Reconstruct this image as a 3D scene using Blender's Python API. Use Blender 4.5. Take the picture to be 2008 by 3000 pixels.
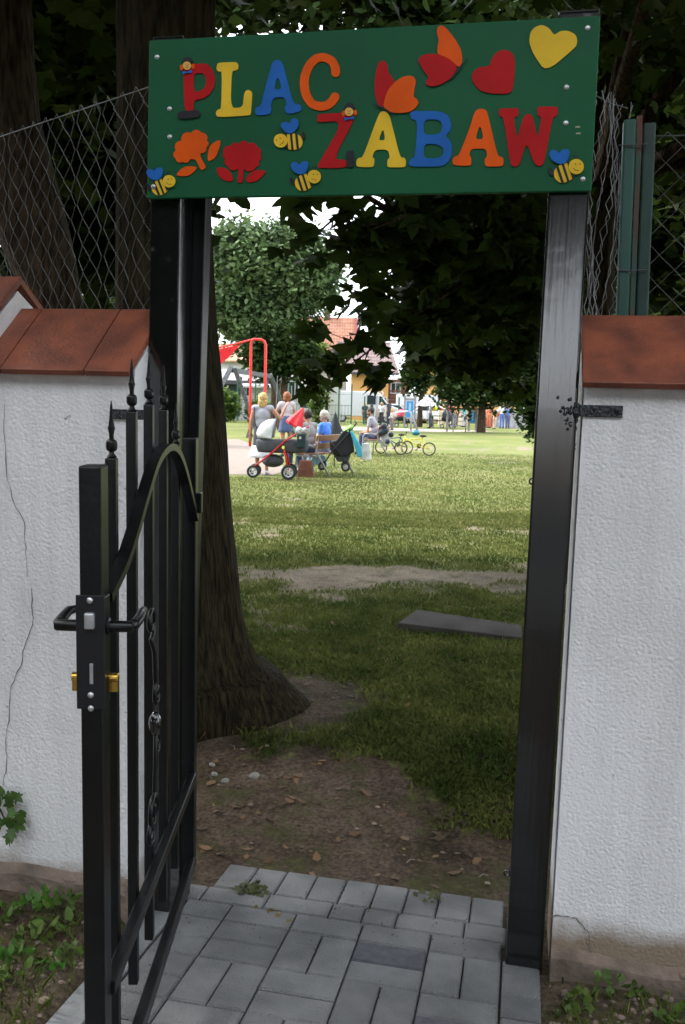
import bpy, bmesh, math, random
import numpy as np
from mathutils import Vector, Matrix, noise
R = math.radians
random.seed(7); RNG = np.random.default_rng(11)
for o in list(bpy.data.objects): bpy.data.objects.remove(o)
S = bpy.context.scene
C = S.collection
# ------------------------------------------------------------------ camera
F, YAW, PITCH, ROLL, HC = 2600.0, R(11.6), math.atan(325/2600), R(1.5), 1.55
cd = bpy.data.cameras.new('camera'); cam = bpy.data.objects.new('camera', cd); C.objects.link(cam)
cd.sensor_fit = 'VERTICAL'; cd.sensor_height = 24; cd.lens = 24*F/3000; cd.clip_start = .05; cd.clip_end = 2000
CM = Matrix.Rotation(YAW, 3, 'Z') @ Matrix.Rotation(math.pi/2-PITCH, 3, 'X') @ Matrix.Rotation(ROLL, 3, 'Z')
cam.matrix_world = Matrix.Translation((0, 0, HC)) @ CM.to_4x4()
cd.dof.use_dof = True; cd.dof.focus_distance = 2.7; cd.dof.aperture_fstop = 8
S.camera = cam
# ------------------------------------------------------------------ light
SUN_EL, SUN_AZ = R(46), R(278)        # azimuth clockwise from +Y: the sun stands to the left, a little beyond the gate
w = bpy.data.worlds.new('World'); S.world = w; w.use_nodes = True
nt = w.node_tree; N = nt.nodes; Lk = nt.links; bg = N['Background']
sky = N.new('ShaderNodeTexSky'); sky.sky_type = 'NISHITA'; sky.sun_disc = False
sky.sun_elevation = SUN_EL; sky.sun_rotation = SUN_AZ
tc = N.new('ShaderNodeTexCoord'); nz = N.new('ShaderNodeTexNoise'); nz.inputs['Scale'].default_value = 2.2; nz.inputs['Detail'].default_value = 6
cr = N.new('ShaderNodeValToRGB'); cr.color_ramp.elements[0].position = .28; cr.color_ramp.elements[1].position = .5
cr.color_ramp.elements[0].color = (.62,)*3+(1,)
mx = N.new('ShaderNodeMix'); mx.data_type = 'RGBA'
mx.inputs['B'].default_value = (11.2, 11.8, 12.6, 1)
Lk.new(tc.outputs['Generated'], nz.inputs['Vector']); Lk.new(nz.outputs['Fac'], cr.inputs['Fac'])
Lk.new(cr.outputs['Color'], mx.inputs['Factor']); Lk.new(sky.outputs['Color'], mx.inputs['A'])
Lk.new(mx.outputs['Result'], bg.inputs['Color']); bg.inputs['Strength'].default_value = .1
sl = bpy.data.lights.new('sun', 'SUN'); sun = bpy.data.objects.new('sun', sl); C.objects.link(sun)
sl.energy = 2.2; sl.angle = R(10); sl.color = (1, .95, .86)
sd = Vector((math.sin(SUN_AZ)*math.cos(SUN_EL), math.cos(SUN_AZ)*math.cos(SUN_EL), math.sin(SUN_EL)))
sun.rotation_euler = sd.to_track_quat('Z', 'Y').to_euler()
S.view_settings.view_transform = 'Standard'; S.view_settings.look = 'None'; S.view_settings.gamma = 1
S.view_settings.exposure = 1.75
S.cycles.max_bounces = 6; S.cycles.diffuse_bounces = 3; S.cycles.glossy_bounces = 3
# ------------------------------------------------------------------ placing helpers
CP = Vector((0, 0, HC))
def ray(px, py): return CM @ Vector(((px-1004)/F, (1500-py)/F, -1))
def P(px, py, Y): r = ray(px, py); return CP + r*(Y/r.y)
def G(px, py, z=0.): r = ray(px, py); return CP + r*((z-HC)/r.z)
FW = Vector((-math.sin(YAW), math.cos(YAW), 0)); RT = Vector((math.cos(YAW), math.sin(YAW), 0))
def CW(X, d, z=0.): return FW*d + RT*X + Vector((0, 0, z))
def at(px, d, z=0.):                       # image column px near the horizon, depth d
    return CW((px-1004)/F*d, d, z)
def zat(px, py, d):                        # height of a point seen at row py, column px, depth d
    r = ray(px, py); k = d/(r.dot(FW)); return HC + r.z*k
# ------------------------------------------------------------------ materials
MATS = {}
def mat(name, col, rough=.6, metal=0., var=.25, vs=6., bump=0., bs=40., spec=.5, col2=None, stretch=None, trans=0., det=5., coat=0., lo=.35, hi=.65, bd=.01, isl=0.):
    if name in MATS: return MATS[name]
    m = bpy.data.materials.new(name); m.use_nodes = True; t = m.node_tree; n = t.nodes; l = t.links
    b = n['Principled BSDF']; b.inputs['Roughness'].default_value = rough; b.inputs['Metallic'].default_value = metal
    b.inputs['Specular IOR Level'].default_value = spec; b.inputs['Coat Weight'].default_value = coat
    c = n.new('ShaderNodeTexCoord'); mp = n.new('ShaderNodeMapping'); l.new(c.outputs['Object'], mp.inputs['Vector'])
    if stretch: mp.inputs['Scale'].default_value = stretch
    z = n.new('ShaderNodeTexNoise'); z.inputs['Scale'].default_value = vs; z.inputs['Detail'].default_value = det
    l.new(mp.outputs['Vector'], z.inputs['Vector'])
    r = n.new('ShaderNodeValToRGB'); l.new(z.outputs['Fac'], r.inputs['Fac'])
    a = col2 if col2 else tuple(x*(1-var) for x in col); bb = col if col2 else tuple(min(1, x*(1+var)) for x in col)
    r.color_ramp.elements[0].color = (*a, 1); r.color_ramp.elements[1].color = (*bb, 1)
    r.color_ramp.elements[0].position = lo; r.color_ramp.elements[1].position = hi
    if isl:
        ge = n.new('ShaderNodeNewGeometry'); mr_ = n.new('ShaderNodeMapRange'); mr_.inputs['To Min'].default_value = 1-isl; mr_.inputs['To Max'].default_value = 1+isl
        l.new(ge.outputs['Random Per Island'], mr_.inputs['Value']); vm = n.new('ShaderNodeVectorMath'); vm.operation = 'SCALE'
        l.new(r.outputs['Color'], vm.inputs[0]); l.new(mr_.outputs[0], vm.inputs['Scale']); colo = vm.outputs[0]
    else: colo = r.outputs['Color']
    l.new(colo, b.inputs['Base Color'])
    if bump:
        z2 = n.new('ShaderNodeTexNoise'); z2.inputs['Scale'].default_value = bs; z2.inputs['Detail'].default_value = 4
        l.new(mp.outputs['Vector'], z2.inputs['Vector'])
        bm = n.new('ShaderNodeBump'); bm.inputs['Strength'].default_value = bump; bm.inputs['Distance'].default_value = bd
        l.new(z2.outputs['Fac'], bm.inputs['Height']); l.new(bm.outputs['Normal'], b.inputs['Normal'])
    if trans:
        tr = n.new('ShaderNodeBsdfTranslucent'); l.new(r.outputs['Color'], tr.inputs['Color'])
        ms = n.new('ShaderNodeMixShader'); ms.inputs[0].default_value = trans
        l.new(b.outputs[0], ms.inputs[1]); l.new(tr.outputs[0], ms.inputs[2]); l.new(ms.outputs[0], n['Material Output'].inputs['Surface'])
    MATS[name] = m; return m
def flat(name, col, rough=.7, **k): return mat(name, col, rough, var=k.pop('var', .12), vs=k.pop('vs', 9), spec=k.pop('spec', .35), **k)
M_BLACK = mat('black_gloss_paint', (.004, .0045, .005), .18, var=.3, vs=30, bump=.09, bs=75, stretch=(1, 1, .04), spec=1., coat=.3)
M_BLACKM = mat('black_satin_paint', (.0035, .004, .0045), .33, var=.3, vs=20, bump=.06, bs=90, spec=.33)
M_STEEL = mat('zinc_steel', (.55, .56, .58), .35, .8, var=.2, vs=50)
M_BRASS = mat('brass', (.62, .4, .08), .25, .9, var=.1)
M_TERRA = mat('terracotta_tile', (.3, .085, .042), .5, var=.3, vs=9, bump=.3, bs=90, col2=(.14, .042, .026), det=10, isl=.16)
M_BARK = mat('bark', (.085, .057, .036), .9, vs=6, bump=1., bs=9, stretch=(6, 6, 1), col2=(.018, .014, .01), det=10, spec=.08, bd=.05)
M_BARK2 = mat('mossy_bark', (.036, .029, .015), .9, vs=7, bump=1., bs=8, stretch=(5, 5, 1), col2=(.011, .0095, .006), det=10, spec=.05, bd=.06)
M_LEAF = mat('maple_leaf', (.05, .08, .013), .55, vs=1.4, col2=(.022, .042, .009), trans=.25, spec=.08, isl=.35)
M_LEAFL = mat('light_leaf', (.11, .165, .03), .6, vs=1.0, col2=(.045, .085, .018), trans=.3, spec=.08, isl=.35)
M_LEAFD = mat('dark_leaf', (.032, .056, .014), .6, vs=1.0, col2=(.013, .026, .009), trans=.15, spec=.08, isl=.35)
M_LEAFB = mat('broad_tree_leaf', (.13, .19, .075), .6, vs=.7, col2=(.05, .09, .038), trans=.2, spec=.25, isl=.35)
# ------------------------------------------------------------------ mesh helpers
class MB:
    def __init__(s): s.v = []; s.f = []
    def add(s, v, f):
        k = len(s.v); s.v += [tuple(x) for x in v]; s.f += [tuple(i+k for i in q) for q in f]; return s
    def box(s, c, d, rot=None, top=1.):
        x, y, z = d[0]/2, d[1]/2, d[2]/2; c = Vector(c)
        v = [Vector((a*x*(top if e > 0 else 1), b*y*(top if e > 0 else 1), e*z)) for e in (-1, 1) for a, b in ((-1, -1), (1, -1), (1, 1), (-1, 1))]
        if rot is not None: v = [rot @ q for q in v]
        return s.add([q+c for q in v], [(3, 2, 1, 0), (4, 5, 6, 7), (0, 1, 5, 4), (1, 2, 6, 5), (2, 3, 7, 6), (3, 0, 4, 7)])
    def bar(s, a, b, w, d=None, up=(0, 0, 1)):
        a = Vector(a); b = Vector(b); d = d or w; t = (b-a); L = t.length; t.normalize(); u = Vector(up)
        if abs(t.dot(u)) > .98: u = Vector((0, 1, 0))
        x = t.cross(u).normalized(); y = x.cross(t)
        m = Matrix((x, y, t)).transposed()
        return s.box((a+b)/2, (w, d, L), m)
    def tube(s, pts, r, n=8, cap=True, close=False):
        pts = [Vector(p) for p in pts]; m = len(pts); rs = r if isinstance(r, (list, tuple)) else [r]*m
        vs = []; prev = None
        for i, p in enumerate(pts):
            t = (pts[(i+1) % m]-pts[i-1]) if close else (pts[min(i+1, m-1)]-pts[max(i-1, 0)])
            t.normalize()
            if prev is None:
                u = Vector((0, 0, 1)) if abs(t.z) < .9 else Vector((1, 0, 0)); x = t.cross(u).normalized()
            else: x = (prev - t*prev.dot(t)).normalized()
            prev = x; y = t.cross(x)
            for k in range(n):
                a = 2*math.pi*k/n; vs.append(p + (x*math.cos(a)+y*math.sin(a))*rs[i])
        fs = []
        for i in range(m if close else m-1):
            j = (i+1) % m
            for k in range(n): fs.append((i*n+k, i*n+(k+1) % n, j*n+(k+1) % n, j*n+k))
        if cap and not close: fs += [tuple(range(n-1, -1, -1)), tuple((m-1)*n+k for k in range(n))]
        return s.add(vs, fs)
    def lathe(s, prof, c=(0, 0, 0), n=16, axis=None, sx=1, sy=1):
        c = Vector(c); vs = []; rot = Vector((0, 0, 1)).rotation_difference(Vector(axis)).to_matrix() if axis is not None else Matrix.Identity(3)
        for r, z in prof:
            for k in range(n):
                a = 2*math.pi*k/n; vs.append(c + rot @ Vector((r*math.cos(a)*sx, r*math.sin(a)*sy, z)))
        fs = [(i*n+k, i*n+(k+1) % n, (i+1)*n+(k+1) % n, (i+1)*n+k) for i in range(len(prof)-1) for k in range(n)]
        fs += [tuple(range(n-1, -1, -1)), tuple((len(prof)-1)*n+k for k in range(n))]
        return s.add(vs, fs)
    def ell(s, c, r, n=12, m=8, rot=None):
        pr = []; vs = []; c = Vector(c)
        r = (r, r, r) if not isinstance(r, (tuple, list)) else r
        for i in range(1, m):
            a = math.pi*i/m
            for k in range(n):
                b = 2*math.pi*k/n; q = Vector((r[0]*math.sin(a)*math.cos(b), r[1]*math.sin(a)*math.sin(b), -r[2]*math.cos(a)))
                vs.append(c+(rot @ q if rot is not None else q))
        lo = Vector((0, 0, -r[2])); hi = Vector((0, 0, r[2]))
        vs += [c+(rot @ lo if rot is not None else lo), c+(rot @ hi if rot is not None else hi)]
        fs = [(i*n+k, i*n+(k+1) % n, (i+1)*n+(k+1) % n, (i+1)*n+k) for i in range(m-2) for k in range(n)]
        a, b = len(vs)-2, len(vs)-1
        fs += [(a, (k+1) % n, k) for k in range(n)] + [((m-2)*n+k, (m-2)*n+(k+1) % n, b) for k in range(n)]
        return s.add(vs, fs)
    def cap(s, a, b, ra, rb=None, n=10):
        rb = ra if rb is None else rb; a = Vector(a); b = Vector(b); L = (b-a).length
        pr = [(max(1e-4, ra*math.cos(t)), -ra*math.sin(-t) if False else ra*math.sin(t)) for t in [R(-85), R(-60), R(-30), 0]]
        pr += [(max(1e-4, rb*math.cos(t)), L+rb*math.sin(t)) for t in [0, R(30), R(60), R(85)]]
        return s.lathe(pr, a, n, (b-a).normalized() if L > 1e-6 else None)
    def prism(s, out, y0, y1, plane='xz'):
        n = len(out); f = (lambda p, y: (p[0], y, p[1])) if plane == 'xz' else (lambda p, y: (p[0], p[1], y))
        return s.add([f(p, y0) for p in out]+[f(p, y1) for p in out],
                     [tuple(range(n)), tuple(range(2*n-1, n-1, -1))]+[(i, i+n, (i+1) % n+n, (i+1) % n) for i in range(n)])
    def build(s, name, m, parent=None, smooth=False, bevel=0, loc=None, rz=0.):
        me = bpy.data.meshes.new(name); me.from_pydata(s.v, [], s.f); me.update()
        bm = bmesh.new(); bm.from_mesh(me); bmesh.ops.recalc_face_normals(bm, faces=bm.faces); bm.to_mesh(me); bm.free()
        if m: me.materials.append(m)
        o = bpy.data.objects.new(name, me); C.objects.link(o)
        if smooth: me.shade_smooth()
        if smooth == 'auto': me.set_sharp_from_angle(angle=R(40))
        if bevel:
            b = o.modifiers.new('b', 'BEVEL'); b.width = bevel; b.segments = 2; b.limit_method = 'ANGLE'
        if loc is not None: o.location = loc
        o.rotation_euler.z = rz
        if parent is not None: o.parent = parent
        return o
def tag(o, label=None, cat=None, group=None, kind=None):
    for k, v in (('label', label), ('category', cat), ('group', group), ('kind', kind)):
        if v: o[k] = v
    return o
def thing(name, label, cat, loc=(0, 0, 0), rz=0., group=None):
    o = bpy.data.objects.new(name, None); C.objects.link(o); o.location = loc; o.rotation_euler.z = rz
    o.empty_display_size = .1
    return tag(o, label, cat, group)
def copy_tree(o, parent=None):
    c = o.copy(); C.objects.link(c)
    if parent is not None: c.parent = parent
    for ch in [x for x in C.objects if x.parent == o]: copy_tree(ch, c)
    return c
def fastmesh(name, V, Fc, loops, m, parent=None):      # V (n,3); faces all with `loops` corners or a (starts, totals, idx) triple
    me = bpy.data.meshes.new(name)
    V = np.asarray(V, dtype=np.float32); nf = len(Fc)
    me.vertices.add(len(V)); me.vertices.foreach_set('co', V.ravel())
    me.loops.add(nf*loops); me.loops.foreach_set('vertex_index', np.asarray(Fc, dtype=np.int32).ravel())
    me.polygons.add(nf); me.polygons.foreach_set('loop_start', np.arange(nf, dtype=np.int32)*loops)
    me.polygons.foreach_set('loop_total', np.full(nf, loops, dtype=np.int32)) if False else None
    me.update(calc_edges=True); me.validate()
    me.materials.append(m)
    o = bpy.data.objects.new(name, me); C.objects.link(o)
    if parent is not None: o.parent = parent
    return o
MAPLE = [(0, 0), (.2, -.05), (.5, .06), (.37, .2), (.5, .34), (.62, .6), (.4, .54), (.26, .48), (.22, .7), (.11, .82), (0, 1.02)]
MAPLE = np.array(MAPLE+[(-x, y) for x, y in MAPLE[-2:0:-1]])
OVAL = np.array([(0, 0), (.3, .3), (.22, .7), (0, 1), (-.22, .7), (-.3, .3)])
DIAM = np.array([(0, 0), (.42, .5), (0, 1), (-.42, .5)])
def leaves(name, pts, size, shape, m, parent=None, droop=.35, spread=1.):
    """one mesh of leaf-sized faces at pts"""
    n = len(pts); k = len(shape); size = np.asarray(size)*np.ones(n)
    a = RNG.uniform(0, 2*np.pi, n); tilt = RNG.normal(-droop, .5*spread, n); rl = RNG.normal(0, .5*spread, n)
    t = np.stack([np.cos(a)*np.cos(tilt), np.sin(a)*np.cos(tilt), np.sin(tilt)], 1)
    side = np.stack([-np.sin(a), np.cos(a), np.zeros(n)], 1); nn = np.cross(side, t)
    side = side*np.cos(rl)[:, None]+nn*np.sin(rl)[:, None]; nn = np.cross(side, t)
    sh = shape; fold = np.abs(sh[:, 0])*RNG.uniform(-.1, .45, n)[:, None]
    fold = fold - (sh[:, 1]**2)[None]*.15
    V = pts[:, None]+size[:, None, None]*(side[:, None]*sh[None, :, :1]+t[:, None]*sh[None, :, 1:]+nn[:, None]*fold[:, :, None])
    Fc = np.arange(n*k).reshape(n, k)
    return fastmesh(name, V.reshape(-1, 3), Fc, k, m, parent)
def lobes_pts(lobes, n, clump=.25, twigs=None):
    """points in clumps through ellipsoids (centre, radii, weight); more near the surface"""
    w_ = np.array([l[2] for l in lobes], float); w_ /= w_.sum(); out = []
    for (c, r, _), q in zip(lobes, w_):
        k = max(1, int(n*q)); nt_ = max(1, k//14)
        d = RNG.normal(size=(nt_, 3)); d /= np.linalg.norm(d, axis=1)[:, None]
        rad = RNG.uniform(.25, 1, nt_)**.45
        cc = np.array(c)+d*rad[:, None]*np.array(r)
        idx = RNG.integers(0, nt_, k)
        out.append(cc[idx]+RNG.normal(size=(k, 3))*clump)
    return np.concatenate(out)
def decal(name, outline, m, y, th, parent, mp, holes=(), smooth=2):
    """flat cut-out on the board: outline given in crop units, mp maps to (x,z) of the board plane"""
    cu = bpy.data.curves.new('t', 'CURVE'); cu.dimensions = '2D'; cu.fill_mode = 'BOTH'; cu.extrude = th/2
    for pl in [outline, *holes]:
        q = [mp(*p) for p in pl]
        for _ in range(smooth):
            nq = []
            for i in range(len(q)):
                a, b = q[i], q[(i+1) % len(q)]
                nq += [(a[0]*.8+b[0]*.2, a[1]*.8+b[1]*.2), (a[0]*.2+b[0]*.8, a[1]*.2+b[1]*.8)]
            q = nq
        sp = cu.splines.new('POLY'); sp.points.add(len(q)-1)
        for i, (x, z) in enumerate(q): sp.points[i].co = (x, z, 0, 1)
        sp.use_cyclic_u = True
    tmp = bpy.data.objects.new('t', cu); C.objects.link(tmp)
    me = bpy.data.meshes.new_from_object(tmp); bpy.data.objects.remove(tmp)
    me.name = name; me.materials.clear(); me.materials.append(m)
    me.transform(Matrix(((1, 0, 0, 0), (0, 0, 1, y-th/2), (0, 1, 0, 0), (0, 0, 0, 1))))
    me.flip_normals()
    o = bpy.data.objects.new(name, me); C.objects.link(o); o.parent = parent
    return o
def stroke(pts, w_):
    n = len(pts); L = []; Rr = []
    pts = [Vector(p) for p in pts]
    for i, p in enumerate(pts):
        t = (pts[min(i+1, n-1)]-pts[max(i-1, 0)]).normalized(); q = Vector((-t.y, t.x)); L.append(p+q*w_/2); Rr.append(p-q*w_/2)
    def capp(p, t): # round end
        q = Vector((-t.y, t.x)); return [p+(q*math.cos(a)+t*math.sin(a))*w_/2 for a in (R(30), R(60), R(90), R(120), R(150))]
    e = capp(pts[-1], (pts[-1]-pts[-2]).normalized()); s_ = capp(pts[0], (pts[0]-pts[1]).normalized())
    return [tuple(v) for v in L+e+Rr[::-1]+s_]
D = 2.5
# ================================================================== GROUND
def nse(x, y, s=1.): return noise.noise(Vector((x*s, y*s, 3.3)))
PE = 2.91        # far end of the paving (world y at its middle)
def slope(y): return -.13+.09*max(0., min(PE-y, 2.4))
def gz(x, y):
    z = .012*nse(x, y, 1.6)+.006*nse(x, y, 6) if y < 14 else 0.
    k = min(1, max(0, (y-PE)/1.3)); k = k*k*(3-2*k)
    side = -.025 if x < -1.12 else (-.105 if x > .12 else slope(y)-.035)      # beds left and right of the paving
    if y < PE: z = z*.5+side if y < 2.6 else z*.5+slope(y)-.02
    else: z += -.15*(1-k)
    return z
def soil(x, y):
    """share of bare earth 0..1 at a place on the ground (real wear of the lawn)"""
    p = Vector((x, y, 0)); d = p.dot(FW); X = p.dot(RT)
    n1 = nse(x, y, .9)*.6+nse(x, y, 2.7)*.35+nse(x, y, 7)*.2
    s = 1-min(1, max(0, (d-3.62+.7*X+n1*.7)/.5))
    s = max(s, 1.15-((x+1.1)**2+(y-4.3)**2)**.5/.62+n1*.4)
    s = max(s, .78-abs(d-7.7-.2*X)/1.5+n1*1.3)
    s = max(s, .22-abs(d-10.9)/1.6+n1*1.2)
    s = max(s, .75-abs(d-29-.5*X)/2.2+n1*.7 if X > 1 else 0)
    s = max(s, n1*1.35-.12+.3*nse(x, y, .35))
    if y < 2.5: s = max(s, .62+n1*.8)
    return max(0, min(1, s))
xs = sorted(set([-600, -300, -150, -80, -45, -30, -20, -14, -10, -8, -6.5]+[round(-5.5+.1*i, 3) for i in range(0, 96)]+[4.8, 6, 8, 11, 15, 22, 30, 45, 80, 150, 300, 600]))
ys = [-600, -200, -60, -20, -6, -2]+[-1+.1*i for i in range(0, 130)]+[12.3+.3*i for i in range(0, 60)]+[31, 33, 36, 40, 45, 52, 60, 70, 85, 110, 150, 220, 350, 600]
gm = bpy.data.meshes.new('ground'); V = [(x, y, gz(x, y)) for y in ys for x in xs]; nx = len(xs)
gm.from_pydata(V, [], [(j*nx+i, j*nx+i+1, (j+1)*nx+i+1, (j+1)*nx+i) for j in range(len(ys)-1) for i in range(nx-1)])
at_ = gm.attributes.new('soil', 'FLOAT', 'POINT'); at_.data.foreach_set('value', [soil(v[0], v[1]) for v in V]); gm.shade_smooth()
ground = bpy.data.objects.new('ground', gm); C.objects.link(ground); tag(ground, kind='structure')
m = bpy.data.materials.new('lawn_and_earth'); m.use_nodes = True; t = m.node_tree; n = t.nodes; l = t.links; b = n['Principled BSDF']
b.inputs['Roughness'].default_value = .95; b.inputs['Specular IOR Level'].default_value = .1
g = n.new('ShaderNodeNewGeometry'); a = n.new('ShaderNodeAttribute'); a.attribute_name = 'soil'
def NZ(s, d=6, r=.6):
    z = n.new('ShaderNodeTexNoise'); z.inputs['Scale'].default_value = s; z.inputs['Detail'].default_value = d; z.inputs['Roughness'].default_value = r
    l.new(g.outputs['Position'], z.inputs['Vector']); return z
def RP(src, *st):
    r = n.new('ShaderNodeValToRGB'); e = r.color_ramp.elements
    while len(e) < len(st): e.new(.5)
    for q, (p_, c_) in zip(e, st): q.position = p_; q.color = (*c_, 1)
    l.new(src, r.inputs['Fac']); return r.outputs['Color']
def MXC(f, a_, b_, mode='MIX'):
    q = n.new('ShaderNodeMix'); q.data_type = 'RGBA'; q.blend_type = mode
    (l.new(f, q.inputs['Factor']) if not isinstance(f, float) else setattr(q.inputs['Factor'], 'default_value', f))
    l.new(a_, q.inputs['A']); l.new(b_, q.inputs['B']); return q.outputs['Result']
gr = RP(NZ(.35, 8, .7).outputs['Fac'], (.3, (.09, .12, .03)), (.5, (.135, .155, .048)), (.7, (.2, .185, .085)))
gr2 = RP(NZ(26, 4).outputs['Fac'], (.3, (.45, .45, .45)), (.7, (1.35, 1.35, 1.3)))
grass = MXC(1., gr, gr2, 'MULTIPLY')
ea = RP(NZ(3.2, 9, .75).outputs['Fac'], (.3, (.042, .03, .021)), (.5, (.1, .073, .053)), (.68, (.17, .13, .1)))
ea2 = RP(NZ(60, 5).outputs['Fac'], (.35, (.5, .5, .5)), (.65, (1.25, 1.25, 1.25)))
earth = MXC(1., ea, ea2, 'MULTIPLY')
# worn band further out is dry and pale, the earth under the trees is darkened in colour to stand for shade
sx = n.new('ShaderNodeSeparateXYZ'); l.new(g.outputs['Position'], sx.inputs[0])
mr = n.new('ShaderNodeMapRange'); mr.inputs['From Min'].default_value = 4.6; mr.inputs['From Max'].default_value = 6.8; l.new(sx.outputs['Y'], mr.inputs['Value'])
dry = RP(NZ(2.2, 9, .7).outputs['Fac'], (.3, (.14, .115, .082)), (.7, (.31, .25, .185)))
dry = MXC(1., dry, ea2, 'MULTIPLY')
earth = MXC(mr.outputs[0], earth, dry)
ad = n.new('ShaderNodeMath'); ad.operation = 'MULTIPLY_ADD'; ad.inputs[1].default_value = 1.4; l.new(NZ(14, 5).outputs['Fac'], ad.inputs[0])
sb = n.new('ShaderNodeMath'); sb.operation = 'SUBTRACT'; sb.inputs[1].default_value = .7; l.new(a.outputs['Fac'], sb.inputs[0]); l.new(sb.outputs[0], ad.inputs[2])
msk = RP(ad.outputs[0], (.35, (0, 0, 0)), (.65, (1, 1, 1)))
mos = n.new('ShaderNodeMath'); mos.operation = 'MULTIPLY'; mos.inputs[1].default_value = .75
l.new(RP(NZ(4.5, 8, .75).outputs['Fac'], (.5, (0, 0, 0)), (.62, (1, 1, 1))), mos.inputs[0])
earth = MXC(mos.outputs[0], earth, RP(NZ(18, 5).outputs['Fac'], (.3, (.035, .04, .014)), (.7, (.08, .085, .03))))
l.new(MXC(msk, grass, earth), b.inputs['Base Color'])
bp = n.new('ShaderNodeBump'); bp.inputs['Strength'].default_value = .8; bp.inputs['Distance'].default_value = .02
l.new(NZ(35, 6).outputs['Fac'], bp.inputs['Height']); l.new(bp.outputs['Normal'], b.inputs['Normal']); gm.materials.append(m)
# sand area
q = [G(x, y) for x, y in ((560, 1392), (700, 1391), (800, 1393), (835, 1380), (820, 1345), (760, 1310), (700, 1287), (560, 1284))]
q = [q[0]+RT*-5, *q[1:-1], q[-1]+RT*-8]
mb = MB(); mb.add([(v.x, v.y, .006) for v in q], [tuple(range(len(q)))])
tag(mb.build('sandpit', mat('sand', (.17, .135, .11), .95, var=.1, vs=4, bump=.3, bs=3)), kind='structure')
tag(MB().add([(*(CW(X_, d_)).xy, .005) for X_, d_ in ((-2.5, 47), (5.5, 49), (9, 53), (-1, 54))], [(0, 1, 2, 3)]).build('gravel_path', mat('pale_gravel', (.36, .3, .25), .95, vs=5, bump=.4)), kind='structure')
# ---- paving: blocks 20 x 10 cm
def pvz(y): return slope(y)
M_PAVE = mat('concrete_block', (.235, .238, .24), .85, vs=5, col2=(.135, .138, .14), bump=.9, bs=190, det=12, isl=.14, spec=.3)
M_PAVED = mat('dark_block', (.075, .078, .09), .85, var=.2, vs=30, bump=.5, bs=120)
pL = G(674, 2528, -.13).x; pR = G(1478, 2640, -.13).x
U = (pR-pL)/9
pv = MB(); pvd = MB()
def block(x0, y0, dx, dy, dark=False):     # x0 left, y0 far edge (distance back from PE), in block units of U
    g_ = .0022; h = .05
    X0 = pL+x0*U+g_; X1 = pL+(x0+dx)*U-g_; Y1 = PE-y0*U-g_; Y0 = PE-(y0+dy)*U+g_
    b_ = .006; jz = random.uniform(-.0015, .0015); v = []
    for (z, e) in ((-h, 0), (-b_, 0), (0, b_)):
        v += [(x, y, pvz(y)+jz+z) for x, y in ((X0+e, Y0+e), (X1-e, Y0+e), (X1-e, Y1-e), (X0+e, Y1-e))]
    f = [(8, 9, 10, 11)]+[(i+o_, (i+1) % 4+o_, (i+1) % 4+4+o_, i+4+o_) for i in range(4) for o_ in (0, 4)]
    (pvd if dark else pv).add(v, f)
for i in range(9): block(i, 0, 1, 1.7)
x_ = 9.1
for w_ in (1.2, 2, 1, 1, 2, 2, .8): block(x_-w_, 1.7, w_, .95); x_ -= w_
for x0_, seq in ((7, 'SVSDVSSVSVSS'), (5, 'SDSVSSVSSVSS'), (3, 'SVSSVSSVSSVS'), (1, 'SSSVSSVSSVSS')):
    y_ = 2.65
    for c_ in seq:
        if c_ == 'V': block(x0_, y_, 1, 2); block(x0_+1, y_, 1, 2); y_ += 2
        else: block(x0_, y_, 2, 1, c_ == 'D'); y_ += 1
for k in range(18): block(-.42+(.0 if k % 3 else 0), 2.65+k, 1.42, 1)
for k in range(14): block(9.02, 3.5+(k-.35 if k else 0), 1.02, .65 if k == 0 else 1, k == 0 and False)
o = pv.build('paving', M_PAVE); tag(o, kind='structure')
if pvd.v: pvd.build('paving', M_PAVED, o)
# joint bed and left kerb
mb = MB(); mb.add([(x, y, pvz(y)-.02) for x, y in ((pL-.06, .5), (pR+.1, .5), (pR+.1, PE-.38), (pR+.005, PE-.38), (pR+.005, PE-.01), (pL, PE-.01), (pL-.06, PE-.3))], [(0, 1, 2, 3, 4, 5, 6)])
mb.build('joint_bed', mat('joint_sand', (.05, .047, .042), .95), o)
mb = MB(); x0 = pL-.42*U; Y_ = PE-.3
mb.add([(x, y, pvz(y)+z) for z in (-.06, .004) for x, y in ((x0-.09, .5), (x0-.006, .5), (x0-.006, Y_), (x0-.09, Y_))], [(0, 1, 2, 3), (4, 5, 6, 7), (0, 1, 5, 4), (1, 2, 6, 5), (2, 3, 7, 6), (3, 0, 4, 7)])
tag(mb.build('kerb', mat('kerb_concrete', (.22, .23, .235), .85, vs=20, var=.12, bump=.3, bs=90)), kind='structure')
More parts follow.
